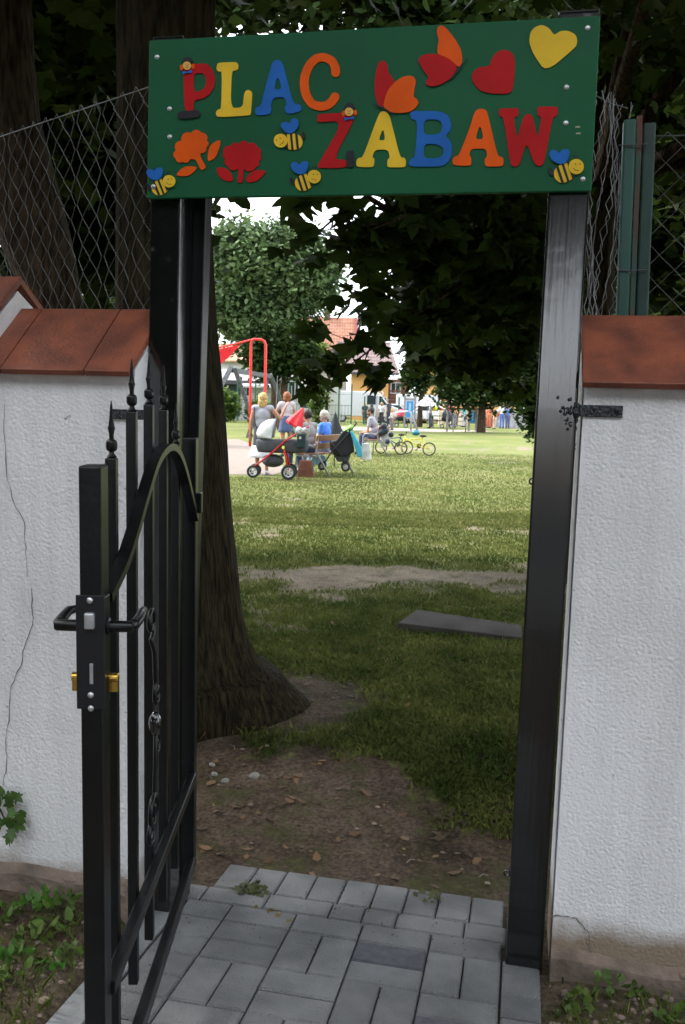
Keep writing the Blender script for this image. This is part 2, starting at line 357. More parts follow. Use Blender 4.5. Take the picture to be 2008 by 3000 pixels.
# grass blades of the near lawn
def blades(name, n_, region, hmin, hmax, m_, thresh=.5, wid=.004):
    P_ = []
    while len(P_) < n_:
        p = region()
        if p is None: continue
        s = soil(p[0], p[1])
        if s+random.uniform(-.22, .22) < thresh: P_.append((p[0], p[1], gz(p[0], p[1])))
    P_ = np.array(P_); h = RNG.uniform(hmin, hmax, n_); a_ = RNG.uniform(0, 6.283, n_); b_ = RNG.uniform(0, 6.283, n_)
    ln = RNG.uniform(.2, 1.1, n_)*h; wv = np.stack([np.cos(a_), np.sin(a_), 0*a_], 1)*(wid*RNG.uniform(.7, 1.6, n_))[:, None]
    lean = np.stack([np.cos(b_), np.sin(b_), 0*b_], 1)
    up = np.array([0, 0, 1.])
    mid = P_+up*(h*.6)[:, None]+lean*(ln*.35)[:, None]; tip = P_+up*(h*.95)[:, None]+lean*ln[:, None]
    V_ = np.stack([P_-wv, P_+wv, mid+wv*.8, tip, mid-wv*.8], 1).reshape(-1, 3)
    return tag(fastmesh(name, V_, np.arange(n_*5).reshape(n_, 5), 5, m_), kind='stuff')
M_GR = mat('grass_blade', (.16, .175, .05), .6, vs=2.2, col2=(.06, .09, .022), trans=.3, spec=.05, det=8, isl=.4)
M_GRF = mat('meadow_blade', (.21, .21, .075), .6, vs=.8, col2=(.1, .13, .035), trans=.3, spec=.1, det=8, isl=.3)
def reg_near():
    d = 3.2+9.5*random.random()**1.6; X = random.uniform(-.22*d-.2, .24*d+.25); p = CW(X, d); return (p.x, p.y)
tag(blades('grass', 95000, reg_near, .012, .04, M_GR), 'short green lawn grass growing under the trees behind the gate', 'grass')
def reg_far():
    d = 11+17*random.random()**1.3; X = random.uniform(-.2*d, .24*d); p = CW(X, d); return None if (X < -.055*d and d > 17.6) else (p.x, p.y)
tag(blades('meadow_grass', 40000, reg_far, .015, .04, M_GRF, .5, .008), 'sunlit lawn grass of the playground meadow', 'grass')
# leaf litter, twigs and pebbles on the bare earth
def littered(n_, dmin, dmax):
    out = []
    while len(out) < n_:
        d = random.uniform(dmin, dmax); X = random.uniform(-.24*d-.1, .22*d+.1); p = CW(X, d)
        if p.y > PE+.03: out.append((p.x, p.y, gz(p.x, p.y)+.006))
    return np.array(out)
o = leaves('leaf_litter', littered(700, 2.9, 7.5), RNG.uniform(.02, .06, 700), OVAL, mat('dead_leaf', (.2, .11, .05), .8, vs=3, col2=(.05, .035, .02), isl=.5), droop=0, spread=.35)
tag(o, 'dry brown leaves scattered over the earth behind the gate', 'leaf litter', kind='stuff')
mb = MB()
for i in range(90):
    p = littered(1, 2.9, 6)[0]; a_ = random.uniform(0, 6.28); L_ = random.uniform(.03, .1)
    mb.tube([p, p+np.array([math.cos(a_)*L_*.5, math.sin(a_)*L_*.5, .004]), p+np.array([math.cos(a_+.3)*L_, math.sin(a_+.3)*L_, 0])], random.uniform(.001, .0025), 5)
for i in range(160):
    p = littered(1, 2.9, 5.5)[0]; r_ = min(.009, abs(random.gauss(0, .004))+.003); mb.ell(p, (r_*1.3, r_, r_*.6), 7, 5)
tag(mb.build('twigs', mat('twig_and_grit', (.22, .18, .14), .9, vs=3, col2=(.05, .036, .025), isl=.5)), 'small dry twigs and grit lying on the bare earth', 'twigs', kind='stuff')
for (px_, py_, r_, lb) in ((745, 2280, .026, 'white rounded stone on the dark earth right of the tree foot'), (629, 2273, .018, 'small pale stone close to the gate frame, left of the others'), (660, 2293, .02, 'grey stone on the earth between two paler stones'), (622, 2245, .017, 'little white pebble behind the hinge side of the gate')):
    p = G(px_, py_); mb = MB(); mb.ell((0, 0, r_*.4), (r_, r_*.7, r_*.5), 10, 7); o = mb.build('stone', flat('pale_stone', (.24, .23, .2)), None, True, loc=p); o.rotation_euler.z = random.random()*3
    tag(o, lb, 'stone', 'stones on the earth by the tree')
# dried-up leaves on the paving
for (px_, py_, n_, r_, col_, lb) in ((742, 2607, 26, .035, (.05, .06, .015), 'wilted green leaf clump lying on the far edge of the paving'), (1262, 2629, 14, .03, (.07, .075, .025), 'small wilted leaf scrap on the paving near the right post'), (805, 2684, 12, .035, (.16, .11, .04), 'yellow brown curled leaf on the grey paving blocks')):
    p = G(px_, py_, -.115); pp = np.array(p)+RNG.normal(size=(n_, 3))*np.array([r_, r_*.6, .003])+np.array([0, 0, .012])
    pp -= np.array(p)
    o = leaves('wilted_leaf', pp, RNG.uniform(.015, .035, n_), MAPLE, flat('wilt%d' % px_, col_), droop=0, spread=.4); o.location = p
    tag(o, lb, 'leaf')
mb = MB(); k = 0
while k < 170:
    x, y = random.uniform(pL, pR), PE-abs(random.gauss(0, .35))-.0; r_ = random.uniform(.0008, .0024)
    if random.random() < .85: x = pL+round((x-pL)/U)*U+random.gauss(0, .004)
    mb.ell((x, y, pvz(y)+r_*.3), (r_*1.4, r_, r_*.6), 6, 4); k += 1
tag(mb.build('soil_crumbs', mat('dark_crumb', (.09, .065, .045), .95, vs=9, col2=(.03, .035, .015), isl=.4)), 'crumbs of earth and moss scattered on the paving joints', 'soil crumbs', kind='stuff')
# stone slab in the lawn
q = [G(1165, 1824, .062), G(1222, 1785, .062), G(1530, 1822, .05), G(1530, 1868, .03)]
mb = MB(); q2 = [Vector((v.x, v.y, 0)) for v in q]
a_, b_, c_, d_ = q2
mb.add([(v.x, v.y, -.05 if z == 0 else (.062 if v in (a_, b_) else .03)) for z in (0, 1) for v in (a_, d_, c_, b_)], [(0, 1, 2, 3), (4, 5, 6, 7), (0, 1, 5, 4), (1, 2, 6, 5), (2, 3, 7, 6), (3, 0, 4, 7)])
tag(mb.build('stone_slab', mat('slab_concrete', (.085, .077, .071), .95, spec=.1, vs=4, col2=(.05, .045, .042), bump=.7, bs=60), None, False, .008), 'low grey concrete slab lying in the lawn behind the gate', 'slab')
# ================================================================== WALLS
m = mat('white_roughcast', (.79, .785, .8), .9, vs=1.7, col2=(.68, .67, .67), spec=.2, det=9, lo=.3, hi=.6)
t = m.node_tree; n = t.nodes; l = t.links; b = n['Principled BSDF']; g = n.new('ShaderNodeNewGeometry')
z1 = n.new('ShaderNodeTexNoise'); z1.inputs['Scale'].default_value = 120; z1.inputs['Detail'].default_value = 3; z1.inputs['Distortion'].default_value = .1
z2 = n.new('ShaderNodeTexVoronoi'); z2.inputs['Scale'].default_value = 85
for q in (z1, z2): l.new(g.outputs['Position'], q.inputs['Vector'])
ma = n.new('ShaderNodeMath'); ma.operation = 'MULTIPLY_ADD'; ma.inputs[1].default_value = -.5
l.new(z2.outputs['Distance'], ma.inputs[0]); l.new(z1.outputs['Fac'], ma.inputs[2])
bp = n.new('ShaderNodeBump'); bp.inputs['Strength'].default_value = .8; bp.inputs['Distance'].default_value = .0045
l.new(ma.outputs[0], bp.inputs['Height']); l.new(bp.outputs['Normal'], b.inputs['Normal'])
# damp earthy stain rising from the foot of the wall (splash dirt, irregular edge)
sx = n.new('ShaderNodeSeparateXYZ'); l.new(g.outputs['Position'], sx.inputs[0])
z3 = n.new('ShaderNodeTexNoise'); z3.inputs['Scale'].default_value = 7; z3.inputs['Detail'].default_value = 8; l.new(g.outputs['Position'], z3.inputs['Vector'])
m2 = n.new('ShaderNodeMath'); m2.operation = 'MULTIPLY_ADD'; m2.inputs[1].default_value = -.16; l.new(z3.outputs['Fac'], m2.inputs[0]); l.new(sx.outputs['Z'], m2.inputs[2])
mr = n.new('ShaderNodeMapRange'); mr.inputs['From Min'].default_value = -.06; mr.inputs['From Max'].default_value = .03; mr.inputs['To Min'].default_value = 1; mr.inputs['To Max'].default_value = 0
l.new(m2.outputs[0], mr.inputs['Value'])
# specks of dirt
vo = n.new('ShaderNodeTexNoise'); vo.inputs['Scale'].default_value = 30; vo.inputs['Detail'].default_value = 2; l.new(g.outputs['Position'], vo.inputs['Vector'])
rr = n.new('ShaderNodeValToRGB'); rr.color_ramp.elements[0].position = .73; rr.color_ramp.elements[1].position = .78; l.new(vo.outputs['Fac'], rr.inputs['Fac'])
src = b.inputs['Base Color'].links[0].from_socket
mpw = n.new('ShaderNodeMapping'); mpw.inputs['Scale'].default_value = (5, 5, .5); l.new(g.outputs['Position'], mpw.inputs['Vector'])
zs = n.new('ShaderNodeTexNoise'); zs.inputs['Scale'].default_value = 3; zs.inputs['Detail'].default_value = 9; zs.inputs['Roughness'].default_value = .65; l.new(mpw.outputs['Vector'], zs.inputs['Vector'])
rs2 = n.new('ShaderNodeMapRange'); rs2.inputs['From Min'].default_value = .35; rs2.inputs['From Max'].default_value = .6; rs2.inputs['To Min'].default_value = .92; rs2.inputs['To Max'].default_value = 1.03; l.new(zs.outputs['Fac'], rs2.inputs['Value'])
vs2 = n.new('ShaderNodeVectorMath'); vs2.operation = 'SCALE'; l.new(src, vs2.inputs[0]); l.new(rs2.outputs[0], vs2.inputs['Scale']); src = vs2.outputs[0]
qx = n.new('ShaderNodeMix'); qx.data_type = 'RGBA'; qx.inputs['B'].default_value = (.3, .27, .24, 1); l.new(rr.outputs['Color'], qx.inputs['Factor']); l.new(src, qx.inputs['A'])
q2x = n.new('ShaderNodeMix'); q2x.data_type = 'RGBA'; q2x.inputs['B'].default_value = (.26, .2, .15, 1); l.new(mr.outputs[0], q2x.inputs['Factor']); l.new(qx.outputs['Result'], q2x.inputs['A'])
l.new(q2x.outputs['Result'], b.inputs['Base Color']); M_WALL = m
M_PLINTH = mat('old_plinth', (.27, .2, .16), .95, vs=9, col2=(.13, .1, .08), bump=1, bs=30, det=9)
def wall_run(x0, x1, yf, z_eave, endcap, label, tiles, gap0=0.):
    """stuccoed garden wall with a pitched tile coping; yf = front face"""
    rise, run, th = .17, .21, .3
    root = thing('garden_wall', label, 'wall', ((x0+x1)/2, yf, 0)); ox = (x0+x1)/2
    prof = [(0, -.25), (0, z_eave-.005), (run-.03, z_eave+rise-.03), (th+.0, z_eave+rise-.09), (th, -.25)]
    mb = MB(); nn_ = len(prof)
    mb.add([(x-ox, y, z) for x in (x0, x1) for y, z in prof], [tuple(range(nn_)), tuple(range(2*nn_-1, nn_-1, -1))]+[(i, (i+1) % nn_, (i+1) % nn_+nn_, i+nn_) for i in range(nn_)])
    mb.build('wall_body', M_WALL, root)
    mb = MB()                                  # rough plinth
    k = 40; v = []; zt = .05 if x0 < 0 else -.03
    for i in range(k+1):
        x = x0+(x1-x0)*i/k-ox; nzv = nse(x*3, yf, 3)*.02
        v += [(x, -.018+nzv*.3, -.25), (x, -.02+nse(x, 9, 6)*.01, zt+nzv-.02), (x, -.004, zt+nzv+.008), (x, .01, zt+nzv+.01)]
    mb.add(v, [(i*4+j, i*4+j+1, i*4+j+5, i*4+j+4) for i in range(k) for j in range(3)])
    for i in range(int((x1-x0)*26)):
        x = random.uniform(x0+.03, x1-.03)-ox; r_ = random.uniform(.006, .02); mb.ell((x, -.012, zt-random.uniform(0, .09)), (r_*1.5, r_*.6, r_*.8), 7, 5)
    mb.build('plinth', M_PLINTH, root)
    ov = .035; dirv = Vector((0, run, rise)).normalized(); nrm = Vector((0, -rise, run)).normalized()
    for a_, b_ in zip(tiles[:-1], tiles[1:]):
        L_ = Vector((0, run+ov, (run+ov)*rise/run)).length; base = Vector((0, -ov, z_eave-ov*rise/run+.004))
        mb = MB(); g_ = .0015
        for ww in ((a_+g_-ox, b_-g_-ox),):
            v = []
            for x in ww:
                for s_, t_ in ((0, 0), (L_, 0), (L_, .02), (0, .02)): v.append(Vector((x, 0, 0))+base+dirv*s_+nrm*t_)
            mb.add(v, [(0, 1, 2, 3), (4, 7, 6, 5), (0, 4, 5, 1), (1, 5, 6, 2), (2, 6, 7, 3), (3, 7, 4, 0)])
        o_ = mb.build('cap_tile', M_TERRA, root, False, .003); o_.location.z = random.uniform(-.0008, .0008)
    mb = MB(); top = Vector((0, run+.005, z_eave+rise+.02))
    mb.add([(x-ox, top.y+y, top.z+z) for x in (x0+.01, x1-.01) for y, z in ((0, -.025), (0, -.002), (.14, -.09), (.14, -.115))], [(0, 1, 2, 3), (4, 7, 6, 5), (0, 4, 5, 1), (1, 5, 6, 2), (2, 6, 7, 3), (3, 7, 4, 0)])
    mb.build('cap_tile', M_TERRA, root)
    return root
YL = 2.41
xl_end = P(396, 1300, YL).x; zeL = P(200, 1077, YL).z; zeR = P(1800, 1112, D).z
tl = [P(x, 1077, YL-.03).x for x in (-700, -350, 8, 252)]+[xl_end+.004]
wl = wall_run(-4.2, xl_end, YL, zeL, True, 'white roughcast wall with terracotta coping left of the open gate', [-4.2, -3.6, -3.3]+[x for x in tl if x > -3.2])
xr0 = P(1706, 1250, D).x
wr = wall_run(xr0, xr0+3.2, D, zeR, False, 'white roughcast wall with terracotta coping right of the gate post', [xr0-.01, xr0+.55, xr0+.9, xr0+1.25, xr0+1.6, xr0+2, xr0+2.6, xr0+3.2])
# raised step of the left wall
xs_ = P(70, 823, YL+.21).x
rs = wall_run(-6.5, xs_, YL-.004, zeL+.10, True, 'higher stepped piece of white wall with terracotta coping at the far left', [-6.5, -5.5, -4.9, -4.3, -3.7, -3.2, -2.7, xs_+.004])
M_CRACK = flat('crack', (.16, .145, .13))
def crack(pts, Y, root, w_=.0012):
    mb = MB(); q = [P(x, y, Y-.0025) for x, y in pts]; jit = []
    for a_, b_ in zip(q[:-1], q[1:]):
        for k in range(4): jit.append(a_.lerp(b_, k/4)+Vector((random.gauss(0, .0015), 0, random.gauss(0, .0015))))
    jit.append(q[-1]); mb.tube([v-root.location for v in jit], [w_*random.uniform(.5, 1.5) for _ in jit], 4)
    mb.build('crack', M_CRACK, root)
crack([(12, 1185), (15, 1290), (22, 1400), (40, 1470), (72, 1530), (75, 1600), (80, 1690)], YL, wl)
crack([(94, 1722), (95, 1790), (98, 1830), (68, 1900), (62, 1950), (32, 2010), (28, 2090), (16, 2175), (22, 2220), (10, 2300)], YL, wl)
crack([(1607, 2681), (1660, 2684), (1690, 2692), (1710, 2715), (1728, 2740), (1730, 2775), (1740, 2805)], D, wr, .0016)
# mortar mark and rust drip on the left wall's end, dark marks on the coping
mb = MB()
for (a_, b_) in (((374, 935), (366, 955)), ((396, 952), (386, 968))):
    p0, p1 = [P(*q_, YL-.032+.25*(1077-q_[1])/162) for q_ in (a_, b_)]
    mb.tube([p0-wl.location, (p0+p1)/2-wl.location, p1-wl.location], [.003, .005, .002], 5)
mb.build('tar_mark', flat('tar', (.02, .02, .02)), wl)
# ================================================================== POSTS, SIGN
YS = D-.03                                     # board face
def post(name, label, pxt, pxb, yt, yb, ztop, zbot, dep, wpx, Y0):
    """square steel post: left edge seen at (pxt,yt) and (pxb,yb)"""
    a_ = P(pxt, yt, Y0); b_ = P(pxb, yb, Y0); sl_ = (a_.x-b_.x)/(a_.z-b_.z); wd = P(pxt+wpx, yt, Y0).x-a_.x
    xb = b_.x+(zbot-b_.z)*sl_; xt = b_.x+(ztop-b_.z)*sl_
    root = thing(name, label, 'gate post', (xb+wd/2, Y0, zbot))
    mb = MB(); o_ = xt-xb
    mb.add([(-wd/2, 0, 0), (wd/2, 0, 0), (wd/2, dep, 0), (-wd/2, dep, 0), (-wd/2+o_, 0, ztop-zbot), (wd/2+o_, 0, ztop-zbot), (wd/2+o_, dep, ztop-zbot), (-wd/2+o_, dep, ztop-zbot)],
           [(3, 2, 1, 0), (4, 5, 6, 7), (0, 1, 5, 4), (1, 2, 6, 5), (2, 3, 7, 6), (3, 0, 4, 7)])
    mb.build('tube', M_BLACK, root, False, .006)
    mb = MB(); mb.box((o_, dep/2, ztop-zbot+.003), (wd-.004, dep-.004, .006)); mb.build('post_cap', M_BLACK, root, False, .002)
    return root, wd, o_
zT_L = P(500, 110, D).z; zT_R = P(1690, 34, D).z
pl_, wL, oL = post('gate_post', 'left black steel gate post behind the green board, before the trunk', 440, 434, 590, 1098, zT_L, -.2, .1, 90, D)
pr_, wR, oR = post('gate_post', 'right black steel gate post with a wall strap, shining at eye level', 1606, 1479, 570, 2850, zT_R, -.115, .1, 122, D)
pl_['group'] = pr_['group'] = 'posts of the gate frame'
# narrower jamb tube welded behind the left post
j0 = P(532, 590, D+.05); jj = P(602, 590, D+.05)
jt = (P(545, 590, D+.1).x-pl_.location.x, P(604, 590, D+.1).x-pl_.location.x); jb = (P(524, 1280, D+.1).x-pl_.location.x, P(573, 1280, D+.1).x-pl_.location.x)
zt1, zt2 = P(560, 590, D+.1).z+.2, P(550, 1280, D+.1).z+.2; ex_ = [(jt[i]+(jt[i]-jb[i])*(2.5-(zt1-zt2+zt2))/(zt1-zt2), jb[i]-(jt[i]-jb[i])*(zt2)/(zt1-zt2)*.5) for i in (0, 1)]
mb = MB(); v = [(x, y, z) for z, q in ((0, 1), (2.6, 0)) for x, y in ((ex_[0][q], .1), (ex_[1][q], .1), (ex_[1][q], .155), (ex_[0][q], .155))]
mb.add(v, [(3, 2, 1, 0), (4, 5, 6, 7), (0, 1, 5, 4), (1, 2, 6, 5), (2, 3, 7, 6), (3, 0, 4, 7)]); mb.build('jamb', M_BLACKM, pl_, False, .004)
# strap from the right post into the wall, with a weld blob
def rel(p, root): return p-root.location
a_ = P(1690, 1204, D-.004); b_ = P(1825, 1205, D-.004)
mb = MB(); hh = (P(1760, 1187, D).z-P(1760, 1222, D).z)
M_STRAP = mat('lumpy_black_paint', (.1, .11, .12), .3, .85, vs=130, col2=(.012, .013, .015), bump=.8, bs=150)
mb.box(rel((a_+b_)/2, pr_), ((b_-a_).x, .008, hh)); st = mb.build('wall_strap', M_STRAP, pr_, False, .002)
mb = MB(); c_ = P(1812, 1205, D-.01); mb.ell(rel(c_, pr_), (.007, .004, .007)); mb.build('bolt', M_STRAP, st, True)
mb = MB(); c_ = P(1690, 1203, D-.004); mb.ell(rel(c_, pr_), (.012, .012, .022), 9, 7)
for k in range(26):
    p_ = P(random.gauss(1662, 12), random.gauss(1210, 30), D-.001); mb.ell(rel(p_, pr_), (random.uniform(.002, .006), .003, random.uniform(.002, .006)), 7, 5)
mb.build('weld_blob', M_STRAP, pr_, True)
a_ = P(327, 1214, YL-.006); b_ = P(428, 1214, YL-.006); MB().box(rel((a_+b_)/2, pl_), ((b_-a_).x, .01, P(370, 1200, YL).z-P(370, 1229, YL).z)).build('wall_strap', M_STRAP, pl_, False, .002)
for k, (x_, y_) in enumerate(((1557, 1410), (1482, 2558))):
    mb = MB(); c_ = rel(P(x_+4, y_, D+.03), pr_); mb.tube([c_+Vector((math.cos(t_)*.009, 0, math.sin(t_)*.009)) for t_ in [i*.785 for i in range(8)]], .003, 6, close=True)
    mb.build('hook_eye', M_BLACK, pr_, True)
# board
cs = [P(437, 118, YS), P(430, 582, YS), P(1733, 560, YS), P(1760, 45, YS)]
board_root = thing('sign_board', 'green playground sign board with coloured cut-out letters spanning both gate posts', 'sign', (cs[1].x, YS, cs[1].z))
BL = board_root.location.copy()
mb = MB(); th = .016
mb.add([(c.x-BL.x, y, c.z-BL.z) for y in (0, th) for c in cs], [(0, 1, 2, 3), (7, 6, 5, 4), (0, 4, 5, 1), (1, 5, 6, 2), (2, 6, 7, 3), (3, 7, 4, 0)])
mb.build('panel', mat('green_board_paint', (.010, .108, .044), .5, vs=2.2, col2=(.007, .085, .034), bump=.08, bs=25, spec=.18), board_root, False, .003)
CR = {'A': (400, 0, 1.950), 'B': (1100, 0, 1.727), 'C': (430, 60, 3.92), 'D': (430, 340, 3.92), 'E': (800, 280, 3.136), 'F': (1250, 280, 3.136), 'G': (1060, 60, 3.92)}
def mpr(c):
    ox, oy, s = CR[c]
    def f(x, y): p = P(ox+x/s, oy+y/s, YS); return (p.x-BL.x, p.z-BL.z)
    return f
RED = flat('red_paint', (.46, .008, .010), .5, var=.1, spec=.15); ORG = flat('orange_paint', (.78, .1, .004), .5, var=.1, spec=.15); YEL = flat('yellow_paint', (.82, .53, .035), .5, var=.1, spec=.15)
BLU = flat('blue_paint', (.018, .13, .46), .5, var=.1, spec=.15); BLK = flat('dark_paint', (.012, .012, .016), .45); SKN = flat('face_paint', (.8, .48, .1), .5, var=.05); OUT = flat('line_paint', (.2, .05, .02), .5)
CB = (240, 400)
letters = [
 ('C', RED, 'red letter P', [(438, 1055), (430, 620), (430, 520), (560, 505), (640, 497), (700, 503), (760, 560), (795, 660), (780, 770), (720, 860), (640, 905), (545, 922), (545, 1055)], [[(545, 620), (600, 607), (645, 610), (680, 640), (690, 720), (670, 780), (620, 815), (545, 825)]]),
 ('C', YEL, 'yellow letter L', [(815, 505), (840, 490), (1030, 480), (1058, 505), (1055, 560), (1030, 578), (980, 585), (965, 1010), (1110, 1005), (1122, 860), (1140, 815), (1170, 800), (1205, 815), (1218, 850), (1200, 1075), (1185, 1095), (830, 1115), (800, 1090), (802, 1050), (830, 1025), (862, 1020), (872, 590), (830, 592), (805, 565)], []),
 ('A', BLU, 'blue letter A', [(775, 365), (790, 348), (815, 343), (835, 360), (845, 390), (897, 595), (935, 598), (946, 620), (940, 638), (875, 654), (855, 645), (848, 612), (862, 600), (848, 555), (785, 560), (768, 605), (775, 625), (768, 655), (690, 662), (680, 640), (684, 618), (715, 606), (730, 540)], [[(812, 432), (834, 512), (786, 514)]]),
 ('A', ORG, 'orange letter C', stroke([(1140, 418), (1138, 385), (1118, 348), (1075, 328), (1028, 335), (988, 375), (962, 440), (960, 495), (972, 550), (1005, 598), (1050, 611), (1092, 605), (1120, 582), (1137, 555)], 50), []),
 ('E', RED, 'red letter Z', [(410, 190), (425, 172), (650, 163), (748, 165), (748, 230), (555, 590), (682, 590), (682, 668), (430, 668), (412, 655), (425, 625), (650, 235), (415, 248), (408, 235)], []),
 ('E', YEL, 'yellow letter A', [(985, 160), (1010, 147), (1040, 150), (1065, 175), (1080, 210), (1170, 572), (1210, 572), (1225, 600), (1220, 650), (1205, 662), (1060, 662), (1052, 640), (1055, 590), (1078, 575), (1060, 498), (940, 500), (912, 570), (935, 580), (930, 645), (915, 660), (785, 658), (768, 640), (770, 600), (785, 578), (830, 570), (950, 240)], [[(1015, 300), (1036, 414), (970, 414)]]),
 ('B', BLU, 'blue letter B', [(175, 572), (195, 563), (330, 565), (370, 585), (385, 625), (382, 660), (355, 690), (385, 720), (390, 770), (375, 815), (340, 845), (180, 845), (168, 830), (180, 805), (203, 800), (215, 610), (182, 605)], [[(248, 605), (325, 607), (342, 640), (330, 675), (300, 683), (245, 683)], [(248, 730), (310, 730), (345, 750), (345, 785), (315, 803), (245, 803)]]),
 ('F', ORG, 'orange letter A', [(455, 140), (485, 125), (525, 125), (555, 145), (570, 200), (655, 562), (695, 565), (710, 590), (705, 640), (690, 652), (555, 655), (537, 635), (535, 585), (560, 562), (548, 488), (410, 490), (392, 550), (412, 565), (410, 635), (400, 648), (260, 645), (238, 620), (245, 575), (270, 560), (300, 552), (400, 300), (430, 190)], [[(493, 262), (529, 404), (446, 404)]]),
 ('F', RED, 'red letter W', [(665, 135), (680, 122), (830, 118), (850, 130), (845, 190), (800, 200), (830, 408), (880, 230), (905, 180), (945, 172), (975, 190), (985, 240), (1020, 400), (1058, 200), (1020, 185), (1018, 115), (1035, 105), (1195, 105), (1208, 120), (1203, 180), (1185, 195), (1160, 200), (1085, 600), (1065, 645), (1020, 650), (985, 620), (920, 425), (860, 620), (840, 650), (795, 655), (770, 630), (710, 203), (668, 190)], [])]
for c, m_, lb, out, hol in letters:
    o = decal('letter', out, m_, -.0002, .0035, board_root, mpr(c), hol); o['label'] = lb
decal('letter_foot', [(370, 1062), (440, 1043), (600, 1035), (625, 1060), (620, 1100), (590, 1120), (400, 1140), (362, 1120), (360, 1085)], BLK, -.0035, .002, board_root, mpr('C'))
decal('letter_foot', [(675, 530), (690, 512), (735, 508), (750, 520), (748, 655), (735, 662), (680, 662)], BLK, -.0035, .002, board_root, mpr('E'))
decal('heart', [(778, 215), (785, 165), (810, 138), (845, 128), (880, 145), (905, 182), (935, 160), (975, 157), (1015, 178), (1023, 215), (1010, 245), (862, 367), (800, 275)], YEL, -.0002, .0035, board_root, mpr('B'))['label'] = 'yellow heart'
decal('heart', [(693, 478), (580, 475), (530, 460), (495, 420), (487, 385), (505, 355), (535, 340), (580, 338), (590, 295), (620, 262), (660, 252), (695, 270), (708, 310), (705, 380)], RED, -.0002, .0035, board_root, mpr('B'))['label'] = 'red heart'
for m_, lb, h_, lv in ((ORG, 'orange flower', [(500, 497), (496, 516), (483, 530), (469, 538), (454, 540), (435, 537), (420, 525), (404, 536), (384, 538), (368, 534), (355, 526), (343, 510), (340, 490), (323, 478), (314, 460), (312, 443), (316, 427), (327, 410), (345, 400), (331, 375), (331, 347), (338, 325), (352, 307), (377, 292), (405, 290), (402, 257), (414, 226), (432, 206), (456, 194), (489, 189), (520, 200), (532, 178), (554, 165), (573, 161), (593, 163), (616, 174), (630, 195), (655, 194), (677, 205), (691, 219), (700, 237), (702, 262), (692, 285), (706, 294), (714, 310), (716, 323), (713, 337), (705, 351), (690, 360), (695, 380), (689, 401), (679, 414), (666, 424), (645, 430), (625, 425), (620, 470), (685, 585), (665, 610), (630, 628), (570, 500)],
        [[(850, 275), (845, 350), (800, 480), (720, 525), (705, 500), (710, 430), (730, 350), (790, 300)], [(340, 680), (400, 610), (470, 577), (583, 585), (560, 630), (490, 690), (400, 695)]]),
       (RED, 'red flower', [(1060, 600), (1039, 620), (1011, 628), (987, 627), (966, 618), (944, 598), (935, 570), (917, 564), (904, 550), (898, 537), (897, 522), (902, 503), (915, 490), (900, 488), (889, 478), (882, 468), (880, 457), (881, 442), (890, 430), (885, 404), (893, 379), (906, 361), (923, 350), (949, 343), (975, 350), (981, 331), (996, 317), (1010, 310), (1026, 309), (1046, 314), (1060, 328), (1074, 305), (1097, 291), (1119, 286), (1141, 289), (1165, 302), (1180, 325), (1198, 312), (1219, 309), (1237, 312), (1252, 321), (1266, 339), (1270, 360), (1290, 363), (1306, 375), (1314, 388), (1318, 404), (1316, 424), (1305, 440), (1318, 453), (1323, 472), (1322, 487), (1316, 500), (1303, 514), (1285, 520), (1294, 533), (1297, 548), (1294, 561), (1288, 572), (1275, 582), (1260, 585), (1246, 613), (1220, 632), (1196, 639), (1171, 637), (1141, 625), (1122, 600), (1105, 765), (1080, 775), (1045, 760)],
        [[(812, 600), (850, 590), (920, 605), (975, 660), (1003, 745), (920, 755), (850, 710), (815, 650)], [(1140, 725), (1200, 650), (1270, 622), (1375, 630), (1340, 690), (1260, 755), (1170, 768)]])):
    o = decal('flower', h_, m_, -.0002, .0035, board_root, mpr('D'), (), 1); o['label'] = lb
    for q in lv: decal('leaf', q, m_, -.0002, .0035, o, mpr('D'), (), 1)
def body_line(pts, w_, name, par, c):
    return decal(name, stroke(pts, w_), BLK, -.0055, .002, par, mpr(c), (), 0)
o = decal('butterfly', [(190, 510), (215, 470), (270, 468), (295, 510), (305, 590), (345, 650), (390, 715), (320, 790), (265, 900), (250, 1010), (200, 990), (160, 880), (150, 740), (165, 600)], RED, -.0002, .0035, board_root, mpr('G'), (), 1)
decal('wing', [(250, 1000), (270, 900), (310, 800), (380, 720), (460, 660), (540, 640), (600, 650), (628, 700), (610, 780), (595, 880), (640, 910), (658, 955), (620, 1010), (560, 1055), (480, 1068), (350, 1065)], ORG, -.002, .0035, o, mpr('G'), (), 1)
body_line([(190, 985), (280, 1030), (355, 1080)], 16, 'insect_body', o, 'G'); body_line([(130, 965), (190, 985)], 6, 'feeler', o, 'G')
o = decal('butterfly', [(865, 120), (880, 75), (925, 62), (970, 90), (1060, 200), (1130, 310), (1155, 400), (1155, 500), (1115, 545), (1020, 450), (870, 395), (875, 290), (890, 225), (870, 170)], ORG, -.0002, .0035, board_root, mpr('G'), (), 1)
decal('wing', [(650, 470), (670, 430), (720, 400), (800, 390), (880, 395), (1000, 440), (1110, 540), (1040, 660), (930, 735), (820, 768), (740, 745), (745, 700), (775, 660), (710, 580)], RED, -.002, .0035, o, mpr('G'), (), 1)
body_line([(1030, 680), (1100, 590), (1160, 510)], 17, 'insect_body', o, 'G'); body_line([(1160, 510), (1220, 455)], 6, 'feeler', o, 'G')
def circ(x, y, r, n_=20, ry=None): return [(x+r*math.cos(i*2*math.pi/n_), y+(ry or r)*math.sin(i*2*math.pi/n_)) for i in range(n_)]
